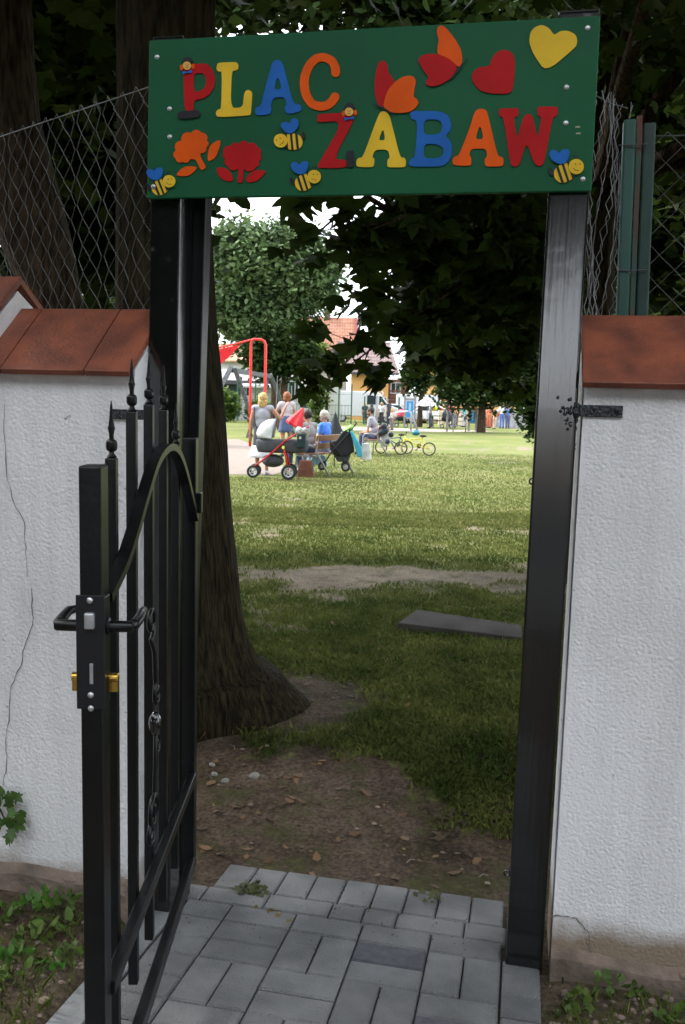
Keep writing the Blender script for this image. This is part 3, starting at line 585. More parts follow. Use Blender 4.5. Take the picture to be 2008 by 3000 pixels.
def bee(hx, hy, sc, ang, flip, lb):
    """bee cut-out; template traced with its head at (1375,658) in crop F units; hx,hy = head centre in photo pixels"""
    ca, sa = math.cos(ang), math.sin(ang)
    def f(x, y):
        u = (x-1375)/3.136*sc*(-1 if flip else 1); v = (y-658)/3.136*sc
        p = P(hx+u*ca-v*sa, hy+u*sa+v*ca, YS); return (p.x-BL.x, p.z-BL.z)
    bd = decal('bee', [(1168, 715), (1180, 680), (1215, 645), (1260, 630), (1305, 618), (1355, 740), (1340, 768), (1290, 798), (1225, 805), (1180, 765)], YEL, -.0002, .0035, board_root, f, (), 1); bd['label'] = lb
    for st_ in ([(1192, 668), (1212, 648), (1262, 800), (1238, 806)], [(1240, 634), (1262, 628), (1312, 786), (1294, 797)], [(1292, 622), (1312, 612), (1362, 735), (1340, 768)]):
        decal('stripe', st_, BLK, -.0035, .0015, bd, f, (), 0)
    decal('sting', [(1118, 655), (1165, 690), (1172, 730), (1145, 742), (1120, 710)], BLK, -.0035, .0015, bd, f, (), 1)
    decal('bee_wing', [(1125, 540), (1150, 505), (1190, 505), (1215, 538), (1250, 500), (1300, 498), (1317, 530), (1300, 590), (1270, 630), (1215, 635), (1150, 600)], BLU, -.004, .003, bd, f, (), 1)
    decal('head', circ(1375, 658, 70), YEL, -.004, .003, bd, f, (), 0)
    for ex in (1368, 1410): decal('eye', circ(ex, 636, 6, 8), BLK, -.007, .001, bd, f, (), 0)
    decal('mouth', stroke([(1350, 675), (1368, 692), (1400, 695)], 5), OUT, -.007, .001, bd, f, (), 0)
    for q in ((1357, 540, 1365, 590), (1385, 540, 1380, 590)): decal('feeler', stroke([q[:2], q[2:]], 6), BLK, -.002, .001, bd, f, (), 0)
bee(1250+1375/3.136, 280+658/3.136, 1, 0, False, 'bee in the lower right corner of the board')
bee(800+77/3.136, 280+420/3.136, .9, R(-24), True, 'bee flying left under the blue letter A')
bee(800+385/3.136, 280+750/3.136, .88, 0, False, 'bee under the red letter Z')
bee(430+268/3.92, 340+755/3.92, .82, R(-4), False, 'bee in the lower left corner of the board')
def clown(hx, hy, sc, lb):
    def f(x, y):
        p = P(hx+(x-475)/3.92*sc, hy+(y-530)/3.92*sc, YS); return (p.x-BL.x, p.z-BL.z)
    o_ = decal('little_face', circ(475, 530, 47), SKN, -.005, .003, board_root, f, (), 0); o_['label'] = lb
    decal('cap', [(402, 515), (425, 470), (440, 440), (490, 428), (530, 445), (548, 490), (545, 505), (520, 488), (475, 480), (430, 490)], BLK, -.0055, .003, o_, f, (), 1)
    decal('hair', circ(412, 548, 20, 12, 34), ORG, -.0045, .002, o_, f, (), 0); decal('hair', circ(543, 535, 18, 12, 32), ORG, -.0045, .002, o_, f, (), 0)
    decal('bow_tie', [(418, 590), (475, 600), (530, 575), (530, 612), (475, 612), (425, 630)], BLU, -.0055, .002, o_, f, (), 0)
    decal('nose', circ(477, 528, 7, 8), RED, -.008, .001, o_, f, (), 0)
    for ex in (460, 494): decal('eye', circ(ex, 515, 3.5, 8), BLK, -.008, .001, o_, f, (), 0)
    decal('mouth', stroke([(455, 545), (475, 556), (495, 545)], 4), OUT, -.008, .001, o_, f, (), 0)
clown(430+475/3.92, 60+530/3.92, 1, 'little capped face on top of the letter P')
clown(800+705/3.136, 280+157/3.136, 1.03, 'little capped face on the corner of the letter Z')
for (x_, y_) in ((461, 167), (498, 319), (498, 401), (452, 548), (1722, 82), (1660, 256), (1658, 361), (1708, 525)):
    mb = MB(); p_ = P(x_, y_, YS)-BL; off = -.0045 if x_ == 452 else 0
    mb.lathe([(.0068, 0), (.0066, .0015), (.004, .0032), (.0035, .0034)], (p_.x, off, p_.z), 14, (0, -1, 0)); mb.build('bolt', M_STEEL, board_root, 'auto')
for (x_, y_) in ((1693, 372), (1695, 391)):
    p_ = P(x_, y_, YS)-BL; MB().box((p_.x, -.0006, p_.z), (.012, .0012, .0035)).build('scratch', flat('raw_wood', (.35, .4, .25)), board_root)
# ================================================================== GATE LEAF
hg = CW(-.457, 2.645); lk = CW(-.452, 1.60); dv = lk-hg; GL = dv.length
leaf = thing('gate', 'black wrought iron gate leaf standing open on the left with lock and lever handle', 'gate', (hg.x, hg.y, .0), math.atan2(dv.y, dv.x))
# local x runs from the hinge side (0) to the lock side (GL); local +y is the side turned to the passage
zh = zat(555, 1282, 2.645); zl = zat(280, 1362, 1.6)
mb = MB(); mb.box((0, 0, (zh+.07)/2), (.05, .04, zh-.07)); hs = mb.build('hinge_stile', M_BLACKM, leaf, False, .003)
mb = MB(); mb.box((GL, 0, (zl+.07)/2), (.055, .04, zl-.07)); ls = mb.build('lock_stile', M_BLACKM, leaf, False, .004)
# curved (bell shaped) top rail: flat bar bent on edge
key = [(1.0, 1.18), (.86, 1.27), (.72, 1.375), (.6, 1.42), (.5, 1.432), (.4, 1.42), (.28, 1.375), (.14, 1.27), (0, 1.24)]
ctl = [(GL-.02, 1.175), (.90, 1.215), (.80, 1.27), (.70, 1.335), (.60, 1.393), (.50, 1.42), (.40, 1.423), (.30, 1.395), (.20, 1.335), (.10, 1.255), (.02, 1.19)]
mb = MB(); v = []
cc = []
for i in range(len(ctl)-1):
    p0, p1, p2, p3 = [Vector(ctl[max(0, min(len(ctl)-1, i+k))]) for k in (-1, 0, 1, 2)]
    for s_ in range(5):
        t_ = s_/5; cc.append(.5*((2*p1)+(-p0+p2)*t_+(2*p0-5*p1+4*p2-p3)*t_**2+(-p0+3*p1-3*p2+p3)*t_**3))
cc.append(Vector(ctl[-1]))
for i, p_ in enumerate(cc):
    t_ = (cc[min(i+1, len(cc)-1)]-cc[max(i-1, 0)]).normalized(); nn = Vector((-t_.y, t_.x))*.011
    if nn.y < 0: nn = -nn
    for (sg, yy) in ((1, .028), (1, .002), (-1, .002), (-1, .028)): q = p_+nn*sg*.8; v.append((q.x, yy, q.y))
k = len(cc); mb.add(v, [(i*4+j, i*4+(j+1) % 4, (i+1)*4+(j+1) % 4, (i+1)*4+j) for i in range(k-1) for j in range(4)]+[(0, 1, 2, 3), ((k-1)*4+3, (k-1)*4+2, (k-1)*4+1, (k-1)*4)])
mb.build('curved_rail', M_BLACKM, leaf, 'auto')
tops = [1.425, 1.515, 1.53, 1.515, 1.42]
for i in range(5):
    x_ = GL*(5-i)/6; zt = tops[i]
    mb = MB(); mb.box((x_, -.012, (zt+.17)/2), (.022, .022, zt-.17)); bo = mb.build('bar', M_BLACKM, leaf, False, .002)
    mb = MB(); fz = zt
    mb.lathe([(.010, 0), (.014, .004), (.009, .012), (.006, .02), (.013, .026), (.015, .034), (.015, .05), (.013, .058), (.006, .064), (.0065, .08), (.010, .1), (.008, .106), (.0055, .13), (.0035, .17), (.001, .19)], (x_, -.012, fz), 8)
    mb.v = [(x_+(a_-x_)*.78, -.012+(b_+.012)*.78, fz+(c_-fz)*.6) for a_, b_, c_ in mb.v]; mb.build('finial', M_BLACKM, bo, 'auto')
for z_, h_ in ((.385, .03), (.105, .04)):
    mb = MB(); mb.box((GL/2, .014, z_), (GL-.05, .026, h_)); mb.build('bottom_rail', M_BLACKM, leaf, False, .003)
mb = MB(); mb.box((.03, .03, 1.24), (.03, .02, .06)); mb.build('hinge', M_BLACKM, leaf, False, .003)
# scrolls in the middle field
def spiral(cx, cz, r0, r1, a0, turns, n_=26):
    return [(cx+(r0+(r1-r0)*i/n_)*math.cos(a0+turns*2*math.pi*i/n_), .0, cz+(r0+(r1-r0)*i/n_)*math.sin(a0+turns*2*math.pi*i/n_)) for i in range(n_+1)]
xm = GL*.58
for (zc, sg) in ((.93, 1), (.62, -1)):
    pts = spiral(xm+.035, zc+sg*.1, .012, .04, R(200), sg*1.2) + [(xm, 0, zc+sg*.02), (xm-.012, 0, zc-sg*.05)] + spiral(xm-.03, zc-sg*.09, .03, .01, R(60), -sg*1.1)
    MB().tube([(p_[0], .018, p_[2]) for p_ in pts], .0055, 6).build('scroll', M_BLACKM, leaf, True)
MB().tube([(p_[0], .02, p_[2]) for p_ in spiral(xm+.02, .56, .014, .048, R(90), 1.3)], .006, 6).build('scroll', M_BLACKM, leaf, True)
MB().lathe([(.004, -.03), (.014, -.015), (.016, 0), (.014, .015), (.004, .03)], (xm, .02, .775), 8).build('scroll_knob', M_BLACK, leaf, True)
# lock case, lever handle, brass cylinder
zk = lambda y_: zat(268, y_, 1.575)
mb = MB(); z0, z1_ = zk(2075), zk(1742); mb.box((GL+.0295, 0, (z0+z1_)/2), (.004, .052, z1_-z0)); lp = mb.build('lock_plate', flat('black_plate', (.012, .012, .014), .35), ls, False, .0015)
MB().box((GL+.008, .0, (z0+z1_)/2), (.042, .05, z1_-z0-.01)).build('lock_case', M_BLACKM, ls, False, .002)
for y_ in (1757, 2033, 2072): MB().lathe([(.006, 0), (.005, .0022), (.001, .003)], (GL+.0315, 0, zk(y_)), 12, (1, 0, 0)).build('screw', M_STEEL, lp, True)
MB().box((GL+.035, .0, zk(1815)), (.012, .018, .03)).build('latch_bolt', M_STEEL, lp, False, .003)
MB().box((GL+.0325, .002, zk(1970)), (.003, .006, .038)).build('dead_bolt', M_STEEL, lp)
zc = zk(1842)
for sg in (1, -1):
    mb = MB(); mb.lathe([(.016, 0), (.016, .004), (.011, .006), (.0105, .045), (.009, .048)], (GL+.004, sg*.024, zc), 14, (0, sg, 0)); hb = mb.build('handle_neck', M_BLACKM, ls, 'auto')
    pts = [(GL+.004, sg*.062, zc), (GL-.012, sg*.07, zc), (GL-.04, sg*.072, zc+.003), (GL-.075, sg*.071, zc+.008), (GL-.11, sg*.066, zc+.004)]
    MB().tube(pts, [.0105, .011, .010, .009, .008], 10).build('lever', M_BLACKM, hb, True)
zb = zk(2005)
mb = MB()
for sg in (1, -1):
    mb = MB(); mb.lathe([(.0088, 0), (.0088, .017), (.007, .018)], (GL, sg*.0255, zb+.006), 14, (0, sg, 0)); mb.box((GL, sg*.034, zb-.009), (.010, .016, .022)); mb.build('lock_cylinder', M_BRASS, ls, 'auto')
# ================================================================== CHAIN LINK FENCES
M_WIRE = mat('galvanised_wire', (.1, .105, .105), .5, .3, var=.3)
M_WIREG = mat('green_coated_wire', (.07, .1, .09), .5, .1, var=.3)
def chainlink(p0, p1, zb, zt, wd, hh, r_, m_, parent, jit=0., wav=None):
    mb = MB(); d_ = (p1-p0); L_ = d_.length; d_.normalize(); nn = Vector((-d_.y, d_.x, 0)); k = int(L_/wd)
    for i in range(k+1):
        pts = []; j = 0; z = zt
        while z > zb:
            s_ = i*wd+(wd*.5*(.98 if j % 2 else -.02)) + (wd*.0)
            off = random.gauss(0, jit)+(wav(s_, z) if wav else 0)
            pts.append(p0+d_*s_+nn*((.003 if (i+j) % 2 else -.003)+off)+Vector((0, 0, z))); z -= hh/2; j += 1
        # neighbours hook into one another: mirror every second wire
        mb.tube([pts[q]+d_*(0 if i % 2 == 0 else 0) for q in range(len(pts))], r_, 4)
        pts2 = [p0+d_*(i*wd+wd*.5*(1.96 if (q+1) % 2 else 1.02))+nn*((.003 if (i+q+1) % 2 else -.003)+(wav(i*wd, zt-q*hh/2) if wav else 0))+Vector((0, 0, zt-q*hh/2)) for q in range(len(pts))]
        mb.tube(pts2, r_, 4)
    mb.tube([p0+Vector((0, 0, zt-.012)), p0+d_*L_*.5+Vector((0, 0, zt-.018)), p0+d_*L_+Vector((0, 0, zt-.012))], r_*1.3, 5)
    return mb.build('wire_mesh', m_, parent)
fz_ = zat(430, 240, 2.78); fa = CW((440-1004)/F*2.78, 2.78); av = YAW+R(50)
fd = Vector((-math.sin(av), math.cos(av), 0))
fl = thing('chain_link_fence', 'grey chain link fence above the left wall, slanting back past the tree trunks', 'fence')
chainlink(fa, fa+fd*4.6, 1.35, fz_, .072, .088, .0016, M_WIRE, fl, .002)
for s_ in (4.6,):
    MB().tube([fa+fd*s_, fa+fd*s_+Vector((0, 0, fz_-.02))], .02 if s_ > 1 else .012, 8).build('fence_post', M_WIREG, fl, True) if s_ > 3 or s_ < .1 else None
fr = thing('chain_link_fence', 'green post and wire mesh fence above the right wall', 'fence')
pa = P(1905, 400, D+.35); zt = P(1950, 385, D+.35).z
chainlink(Vector((P(1866, 400, D+.35).x, D+.35, 0)), Vector((P(1866, 400, D+.35).x+2.2, D+.37, 0)), 1.4, zt, .088, .088, .0014, M_WIRE, fr, .001)
# the folded loose end of the mesh between gate post and fence post
xa_ = P(1738, 500, D+.3).x; xb_ = P(1832, 500, D+.3).x
chainlink(Vector((xa_-.02, D+.2, 0)), Vector((xb_, D+.34, 0)), 1.4, P(1780, 262, D+.3).z-.03, .028, .075, .0013, M_WIRE, fr, .004, lambda s_, z: .02*math.sin(z*9+s_*40))
pt = P(1868, 352, D+.33); pbm = P(1845, 927, D+.33); sl_ = (pt.x-pbm.x)/(pt.z-pbm.z); zz = [0, pt.z]
b0 = Vector((pbm.x-sl_*pbm.z, D+.33, 0)); t0 = Vector((pt.x, D+.33, pt.z))
mb = MB(); mb.bar(b0+Vector((-.022, 0, 0)), t0+Vector((-.022, 0, 0)), .035, .035, (0, 1, 0)); mb.build('fence_post', mat('green_post_paint', (.008, .06, .045), .5, vs=12, col2=(.02, .085, .065), stretch=(1, 1, .2)), fr, False, .006)
mb = MB(); mb.bar(b0+Vector((.006, .004, 0)), t0+Vector((.006, .004, .01)), .014, .03, (0, 1, 0)); mb.build('rusty_strip', mat('rust', (.16, .03, .02), .8, vs=14, col2=(.03, .09, .07), stretch=(1, 1, .3)), fr)
mb = MB(); mb.bar(b0+Vector((.034, .006, 0)), t0+Vector((.034, .006, -.01)), .036, .036, (0, 1, 0)); mb.build('fence_post', mat('dark_green_paint', (.005, .035, .026), .5, vs=12, var=.3), fr, False, .006)
for y_ in (425, 792):
    p_ = P(1850, y_, D+.31); MB().tube([p_+Vector((-.035, 0, .0)), p_+Vector((.0, -.004, -.002)), p_+Vector((.045, 0, .002))], .002, 5).build('tie_wire', M_WIRE, fr)
# ================================================================== TREES
def trunk(name, pts, rad, m_, parent, n_=28, flare=None, ridges=.05):
    mb = MB(); pts = [Vector(p) for p in pts]; P2 = []; R2 = []
    for i in range(len(pts)-1):
        for s_ in range(6): P2.append(pts[i].lerp(pts[i+1], s_/6)); R2.append(rad[i]+(rad[i+1]-rad[i])*s_/6)
    P2.append(pts[-1]); R2.append(rad[-1]); v = []
    for i, (p, r_) in enumerate(zip(P2, R2)):
        for k in range(n_):
            a_ = 2*math.pi*k/n_; rr_ = r_*(1+ridges*math.sin(a_*7+i*.12)+ridges*1.2*noise.noise(Vector((math.cos(a_)*2, math.sin(a_)*2, p.z*1.5+p.x))))
            if flare: rr_ *= 1+flare(a_, p.z)
            v.append(p+Vector((math.cos(a_)*rr_, math.sin(a_)*rr_, 0)))
    mb.add(v, [(i*n_+k, i*n_+(k+1) % n_, (i+1)*n_+(k+1) % n_, (i+1)*n_+k) for i in range(len(P2)-1) for k in range(n_)])
    return mb.build(name, m_, parent, True)
def limbs(base, targets, r0, parent, m_=M_BARK):
    for q in targets:
        q = Vector(q); mid = base.lerp(q, .5)+Vector((random.uniform(-.3, .3), random.uniform(-.3, .3), (q-base).length*.1))
        MB().tube([base, base.lerp(mid, .5)+Vector((0, 0, .1)), mid, mid.lerp(q, .6), q], [r0, r0*.8, r0*.55, r0*.35, r0*.1], 8).build('branch', m_, parent, True)
# -- big maple straight behind the left post
dT = 4.4
def TX(px, py, d=dT): return CW((px-1004)/F*d*1.0, d).xy
# centre line / radius from the right and (estimated) left outline of the trunk
def edgeX(px, py, d): r = ray(px, py); k = d/r.dot(FW); return (r*k).dot(RT)
rows = [(-500, 340, 640), (0, 348, 628), (300, 345, 622), (590, 342, 612), (1000, 338, 634), (1300, 334, 664), (1600, 326, 692), (1800, 310, 712), (1950, 280, 742)]
pts, rad = [], []
for (py, l_, r_) in rows:
    xl_, xr_ = edgeX(l_, py, dT), edgeX(r_, py, dT); z_ = zat((l_+r_)/2, py, dT)
    pts.append(CW((xl_+xr_)/2, dT+.0, z_)); rad.append((xr_-xl_)/2)
pts.append(CW(pts[-1].dot(RT)+.01, dT, .16)); rad.append(rad[-1]*1.12); pts.append(CW(pts[-1].dot(RT)+.0, dT, -.14)); rad.append(rad[-1]*1.12)
order = list(zip(pts, rad))[::-1]
top = order[-1][0]
order += [(top+Vector((.1, .3, 1.5)), .26), (top+Vector((.3, .8, 3.5)), .18)]
tA = thing('maple_tree', 'thick old maple with flared foot standing right behind the left gate post', 'tree', (0, 0, 0))
tA.location = order[0][0].x, order[0][0].y, 0
def relp(p, t_): return Vector(p)-t_.location
angR = math.atan2(RT.y, RT.x)
def fl_(a_, z): 
    k = max(0, .42-z)/.5; return k**2*(.62*max(0, math.cos(a_-angR-.15))**5+.12*math.cos(5*a_+1)+.04)
trunk('trunk', [relp(p, tA) for p, _ in order], [r_ for _, r_ in order], M_BARK2, tA, 40, fl_, .03)
LA = [(( -1.2, 4.6, 6.2), (3.6, 3.0, 1.9), 5), ((-4.0, 5.5, 6.0), (2.6, 3, 2.2), 3), ((1.8, 5.2, 6.0), (2.8, 2.6, 1.7), 3), ((-1.5, 1.0, 6.6), (3.2, 2.6, 1.4), 3.5), ((-.9, 7.0, 7.4), (3.2, 1.8, 1.6), 2.5), ((-4.4, 6.0, 4.8), (1.3, 1.6, 1.6), 2), ((1.4, 3.4, 5.2), (2.2, 1.3, .8), 2), ((2.8, 1.2, 6.8), (2.6, 2.6, 1.4), 1.6)]
limbs(relp(order[-3][0], tA), [relp(l_[0], tA) for l_ in LA], .16, tA)
leaves('crown', lobes_pts(LA, 32000, .3)-np.array(tA.location), .17, MAPLE, M_LEAF, tA)
# -- leaning tree at the far left
def lean_tree():
    d = 5.6; rws = [(1000, 98, 258), (915, 92, 250), (700, 0, 208), (560, -40, 172), (350, -62, 116), (150, -72, 94), (0, -78, 86), (-400, -90, 70)]
    pp = []; rr_ = []
    for (py, l_, r_) in rws:
        xl_, xr_ = edgeX(l_, py, d), edgeX(r_, py, d); pp.append(CW((xl_+xr_)/2, d, zat((l_+r_)/2, py, d))); rr_.append((xr_-xl_)/2)
    pp = [pp[0]+Vector((.18, 0, -pp[0].z-.1))]+pp; rr_ = [rr_[0]*1.4]+rr_
    pp += [pp[-1]+Vector((-.3, .2, 2))]; rr_ += [rr_[-1]*.7]
    tr = thing('lime_tree', 'leaning dark trunk behind the chain link fence at the far left', 'tree', (pp[0].x, pp[0].y, 0))
    trunk('trunk', [relp(p, tr) for p in pp], rr_, M_BARK, tr, 26, None, .03)
    Lb = [((-5.2, 7, 6.5), (2.8, 2.8, 2.4), 2), ((-3.6, 4.6, 6.4), (2, 2.2, 1.6), 1.4), ((-6.5, 4.5, 6.0), (2.5, 2.5, 2.2), 1.5), ((-4.5, 2.0, 6.9), (2.5, 2.2, 1.4), 1.5)]
    limbs(relp(pp[-1], tr), [relp(q[0], tr) for q in Lb], .12, tr)
    leaves('crown', lobes_pts(Lb, 11000, .3)-np.array(tr.location), .16, MAPLE, M_LEAF, tr)
lean_tree()
# -- maple on the right whose branches hang into the gateway view
bB = at(1672, 8.0)
tB = thing('maple_tree', 'dark spreading maple on the right whose leafy branches hang low across the gateway', 'tree', bB)
trunk('trunk', [(0, 0, -.1), (0, 0, .5), (.1, 0, 2), (.05, .1, 4), (.1, 0, 6)], [.3, .22, .19, .17, .12], M_BARK, tB, 20)
def LB(px, py, d, r, w_): return (tuple(CW(edgeX(px, py, d), d, zat(px, py, d))), r, w_)
def LP_(px, py, d, wx, hy, cov=7):
    k = d/F; return (tuple(CW(edgeX(px, py, d), d, zat(px, py, d))), (wx*k, max(.25, min(wx, hy)*k*1.2), hy*k), cov*math.pi*wx*hy/(58*58*.45*(6/d)**2))
LBn = [LP_(*q) for q in ((1300, 650, 6, 240, 120, 9), (1150, 620, 5.6, 110, 80), (1500, 720, 6.5, 190, 200, 9), (1200, 750, 6, 100, 80), (1350, 850, 7, 180, 110, 9), (1520, 900, 8, 150, 150, 9), (1160, 860, 6, 60, 45), (1240, 930, 6.5, 110, 55, 9),
   (1165, 955, 6, 60, 24), (1110, 985, 5.8, 30, 12, 5), (1015, 1062, 5.7, 60, 22, 6), (985, 1100, 5.6, 75, 18, 6), (1085, 1020, 5.7, 24, 8, 4), (925, 960, 5.6, 16, 16, 4), (1060, 1078, 5.8, 38, 16, 5), (1050, 893, 5.7, 45, 7, 4),
   (1010, 620, 5.4, 45, 28, 5), (915, 680, 5.3, 26, 20, 4), (868, 735, 5.3, 12, 14, 4), (1030, 695, 5.5, 30, 40, 5), (990, 868, 5.6, 22, 7, 4), (1390, 1010, 8, 180, 85, 9), (1470, 1100, 9, 90, 50), (1290, 1070, 8.5, 80, 34, 6), (1090, 770, 5.8, 30, 40, 5), (880, 590, 5.2, 50, 10, 4), (1400, 600, 7, 260, 100, 9))]
LBf = [((2.2, 7.5, 5.2), (2.4, 2.4, 1.6), 5), ((.9, 7.5, 5.3), (1.6, 2.2, 1.0), 3), ((3.2, 6.0, 3.2), (1.3, 2.0, 1.2), 3.4), ((2.6, 8.5, 3.4), (1.6, 1.6, 1.4), 3), ((4.6, 8.2, 4.4), (2.0, 2, 2.0), 3), ((1.2, 5, 4.6), (1.6, 1.8, .8), 2.2)]
limbs(Vector((.1, 0, 3.4)), [relp(q[0], tB) for q in LBf+[LBn[2], LBn[4], LBn[5]]], .08, tB)
limbs(relp(LBn[4][0], tB), [relp(LBn[k][0], tB) for k in (0, 3, 6, 7, 8, 21)], .03, tB)
limbs(relp(LBn[7][0], tB), [relp(LBn[k][0], tB) for k in (9, 10, 11, 12, 14, 15)], .016, tB)
limbs(relp(LBn[1][0], tB), [relp(LBn[k][0], tB) for k in (16, 17, 18, 19, 24, 25)], .014, tB)
limbs(relp(LBn[10][0], tB), [relp(LBn[13][0], tB)], .006, tB)
pb = np.concatenate([lobes_pts([q], int(q[2])+8, .045+.02*(q[2] > 150)) for q in LBn]+[lobes_pts(LBf, 15000, .2)])
leaves('crown', pb-np.array(bB), RNG.uniform(.1, .17, len(pb)), MAPLE, M_LEAF, tB, .5)
# -- background trees
def bg_tree(name, label, px, d, trunk_r, h, lobes_, n_, m_, size, clump=.3, th_=None, shape=OVAL, group=None, tx=0.):
    b_ = at(px, d); t_ = thing(name, label, 'tree' if 'bush' not in name and 'shrub' not in name else 'bush', b_, YAW, group)
    trunk('trunk', [(tx, 0, -.1), (tx, 0, h*.3), (tx+.1, 0, h*.6), (tx, 0, h*.9)], [trunk_r*1.3, trunk_r, trunk_r*.7, trunk_r*.2], M_BARK, t_, 14)
    pp = lobes_pts(lobes_, n_, clump); leaves('crown', pp, RNG.uniform(size*.7, size*1.4, len(pp)), shape, m_, t_)
    return t_
def lob(px0, d, items, w_auto=True):
    """ellipsoids given as (px, py, half width px, half height px) of the photo at depth d, in the tree's own frame"""
    out = []
    for (px, py, wx, hy) in items:
        X = edgeX(px, py, d)-(px0-1004)/F*d; z = zat(px, py, d); rx = wx/F*d; rz = hy/F*d
        out.append(((X, 0, z), (rx, min(rx, rz*1.4)*.9, rz), rx*rz))
    return out
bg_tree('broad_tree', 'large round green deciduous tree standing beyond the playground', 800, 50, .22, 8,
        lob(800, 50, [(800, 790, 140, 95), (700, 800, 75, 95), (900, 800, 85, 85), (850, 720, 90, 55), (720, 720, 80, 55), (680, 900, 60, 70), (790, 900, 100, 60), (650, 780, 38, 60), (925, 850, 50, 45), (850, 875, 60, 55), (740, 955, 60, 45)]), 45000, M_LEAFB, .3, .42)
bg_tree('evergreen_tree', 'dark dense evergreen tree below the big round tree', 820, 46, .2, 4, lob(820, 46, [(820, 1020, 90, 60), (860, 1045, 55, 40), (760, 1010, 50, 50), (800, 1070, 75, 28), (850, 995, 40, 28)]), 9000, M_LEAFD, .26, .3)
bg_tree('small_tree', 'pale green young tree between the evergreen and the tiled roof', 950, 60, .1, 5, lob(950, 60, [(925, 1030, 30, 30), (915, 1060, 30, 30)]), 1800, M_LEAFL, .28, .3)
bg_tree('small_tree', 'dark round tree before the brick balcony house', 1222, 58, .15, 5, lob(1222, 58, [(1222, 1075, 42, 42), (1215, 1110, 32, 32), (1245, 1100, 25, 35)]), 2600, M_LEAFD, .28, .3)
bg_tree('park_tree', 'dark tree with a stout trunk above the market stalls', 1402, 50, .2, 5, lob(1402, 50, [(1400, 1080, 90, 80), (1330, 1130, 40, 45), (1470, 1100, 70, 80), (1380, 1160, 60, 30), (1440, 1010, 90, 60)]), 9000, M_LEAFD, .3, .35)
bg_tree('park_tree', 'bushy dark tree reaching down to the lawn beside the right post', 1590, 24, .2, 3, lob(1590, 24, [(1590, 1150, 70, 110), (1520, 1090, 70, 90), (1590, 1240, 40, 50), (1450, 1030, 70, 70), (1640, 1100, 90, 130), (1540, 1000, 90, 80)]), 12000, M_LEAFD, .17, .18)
# trees seen over the walls
for (nm, lb, px, d, it, m_, n_, tx) in (
    ('garden_tree', 'dark leafy tree between the two trunks behind the left fence', 230, 9, [(230, 300, 190, 260), (250, 650, 150, 190), (60, 560, 150, 210), (385, 480, 120, 280), (100, 150, 200, 200)], M_LEAFD, 13000, -.3),
    ('garden_tree', 'tall leafy tree filling the view above the right wall', 1930, 11, [(1930, 300, 260, 320), (1850, 650, 160, 200), (2050, 600, 180, 260), (1750, 250, 200, 300), (1800, 60, 250, 160)], M_LEAFD, 13000, 1.2),
    ('garden_tree', 'dense tree rising behind the top of the green board', 1100, 16, [(1000, -80, 420, 170), (1400, -60, 420, 220), (700, -120, 320, 160), (1350, 200, 260, 220)], M_LEAFD, 17000, 3.4)):
    bg_tree(nm, lb, px, d, .15, 5, lob(px, d, it), n_, m_, .2, .3, tx=tx)
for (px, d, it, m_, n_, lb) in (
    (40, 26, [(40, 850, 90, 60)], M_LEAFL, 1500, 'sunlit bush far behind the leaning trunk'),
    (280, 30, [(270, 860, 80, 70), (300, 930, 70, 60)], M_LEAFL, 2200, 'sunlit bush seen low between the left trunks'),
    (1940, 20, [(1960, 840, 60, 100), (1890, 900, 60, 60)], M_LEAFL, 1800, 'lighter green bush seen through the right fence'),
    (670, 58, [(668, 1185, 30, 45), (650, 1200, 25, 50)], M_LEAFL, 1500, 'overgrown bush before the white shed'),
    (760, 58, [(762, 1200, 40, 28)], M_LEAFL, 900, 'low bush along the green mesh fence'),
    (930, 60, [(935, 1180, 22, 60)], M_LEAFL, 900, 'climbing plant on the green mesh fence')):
    bg_tree('bush', lb, px, d, .03, 1, lob(px, d, it), n_, m_, .2 if d < 40 else .26, .15)

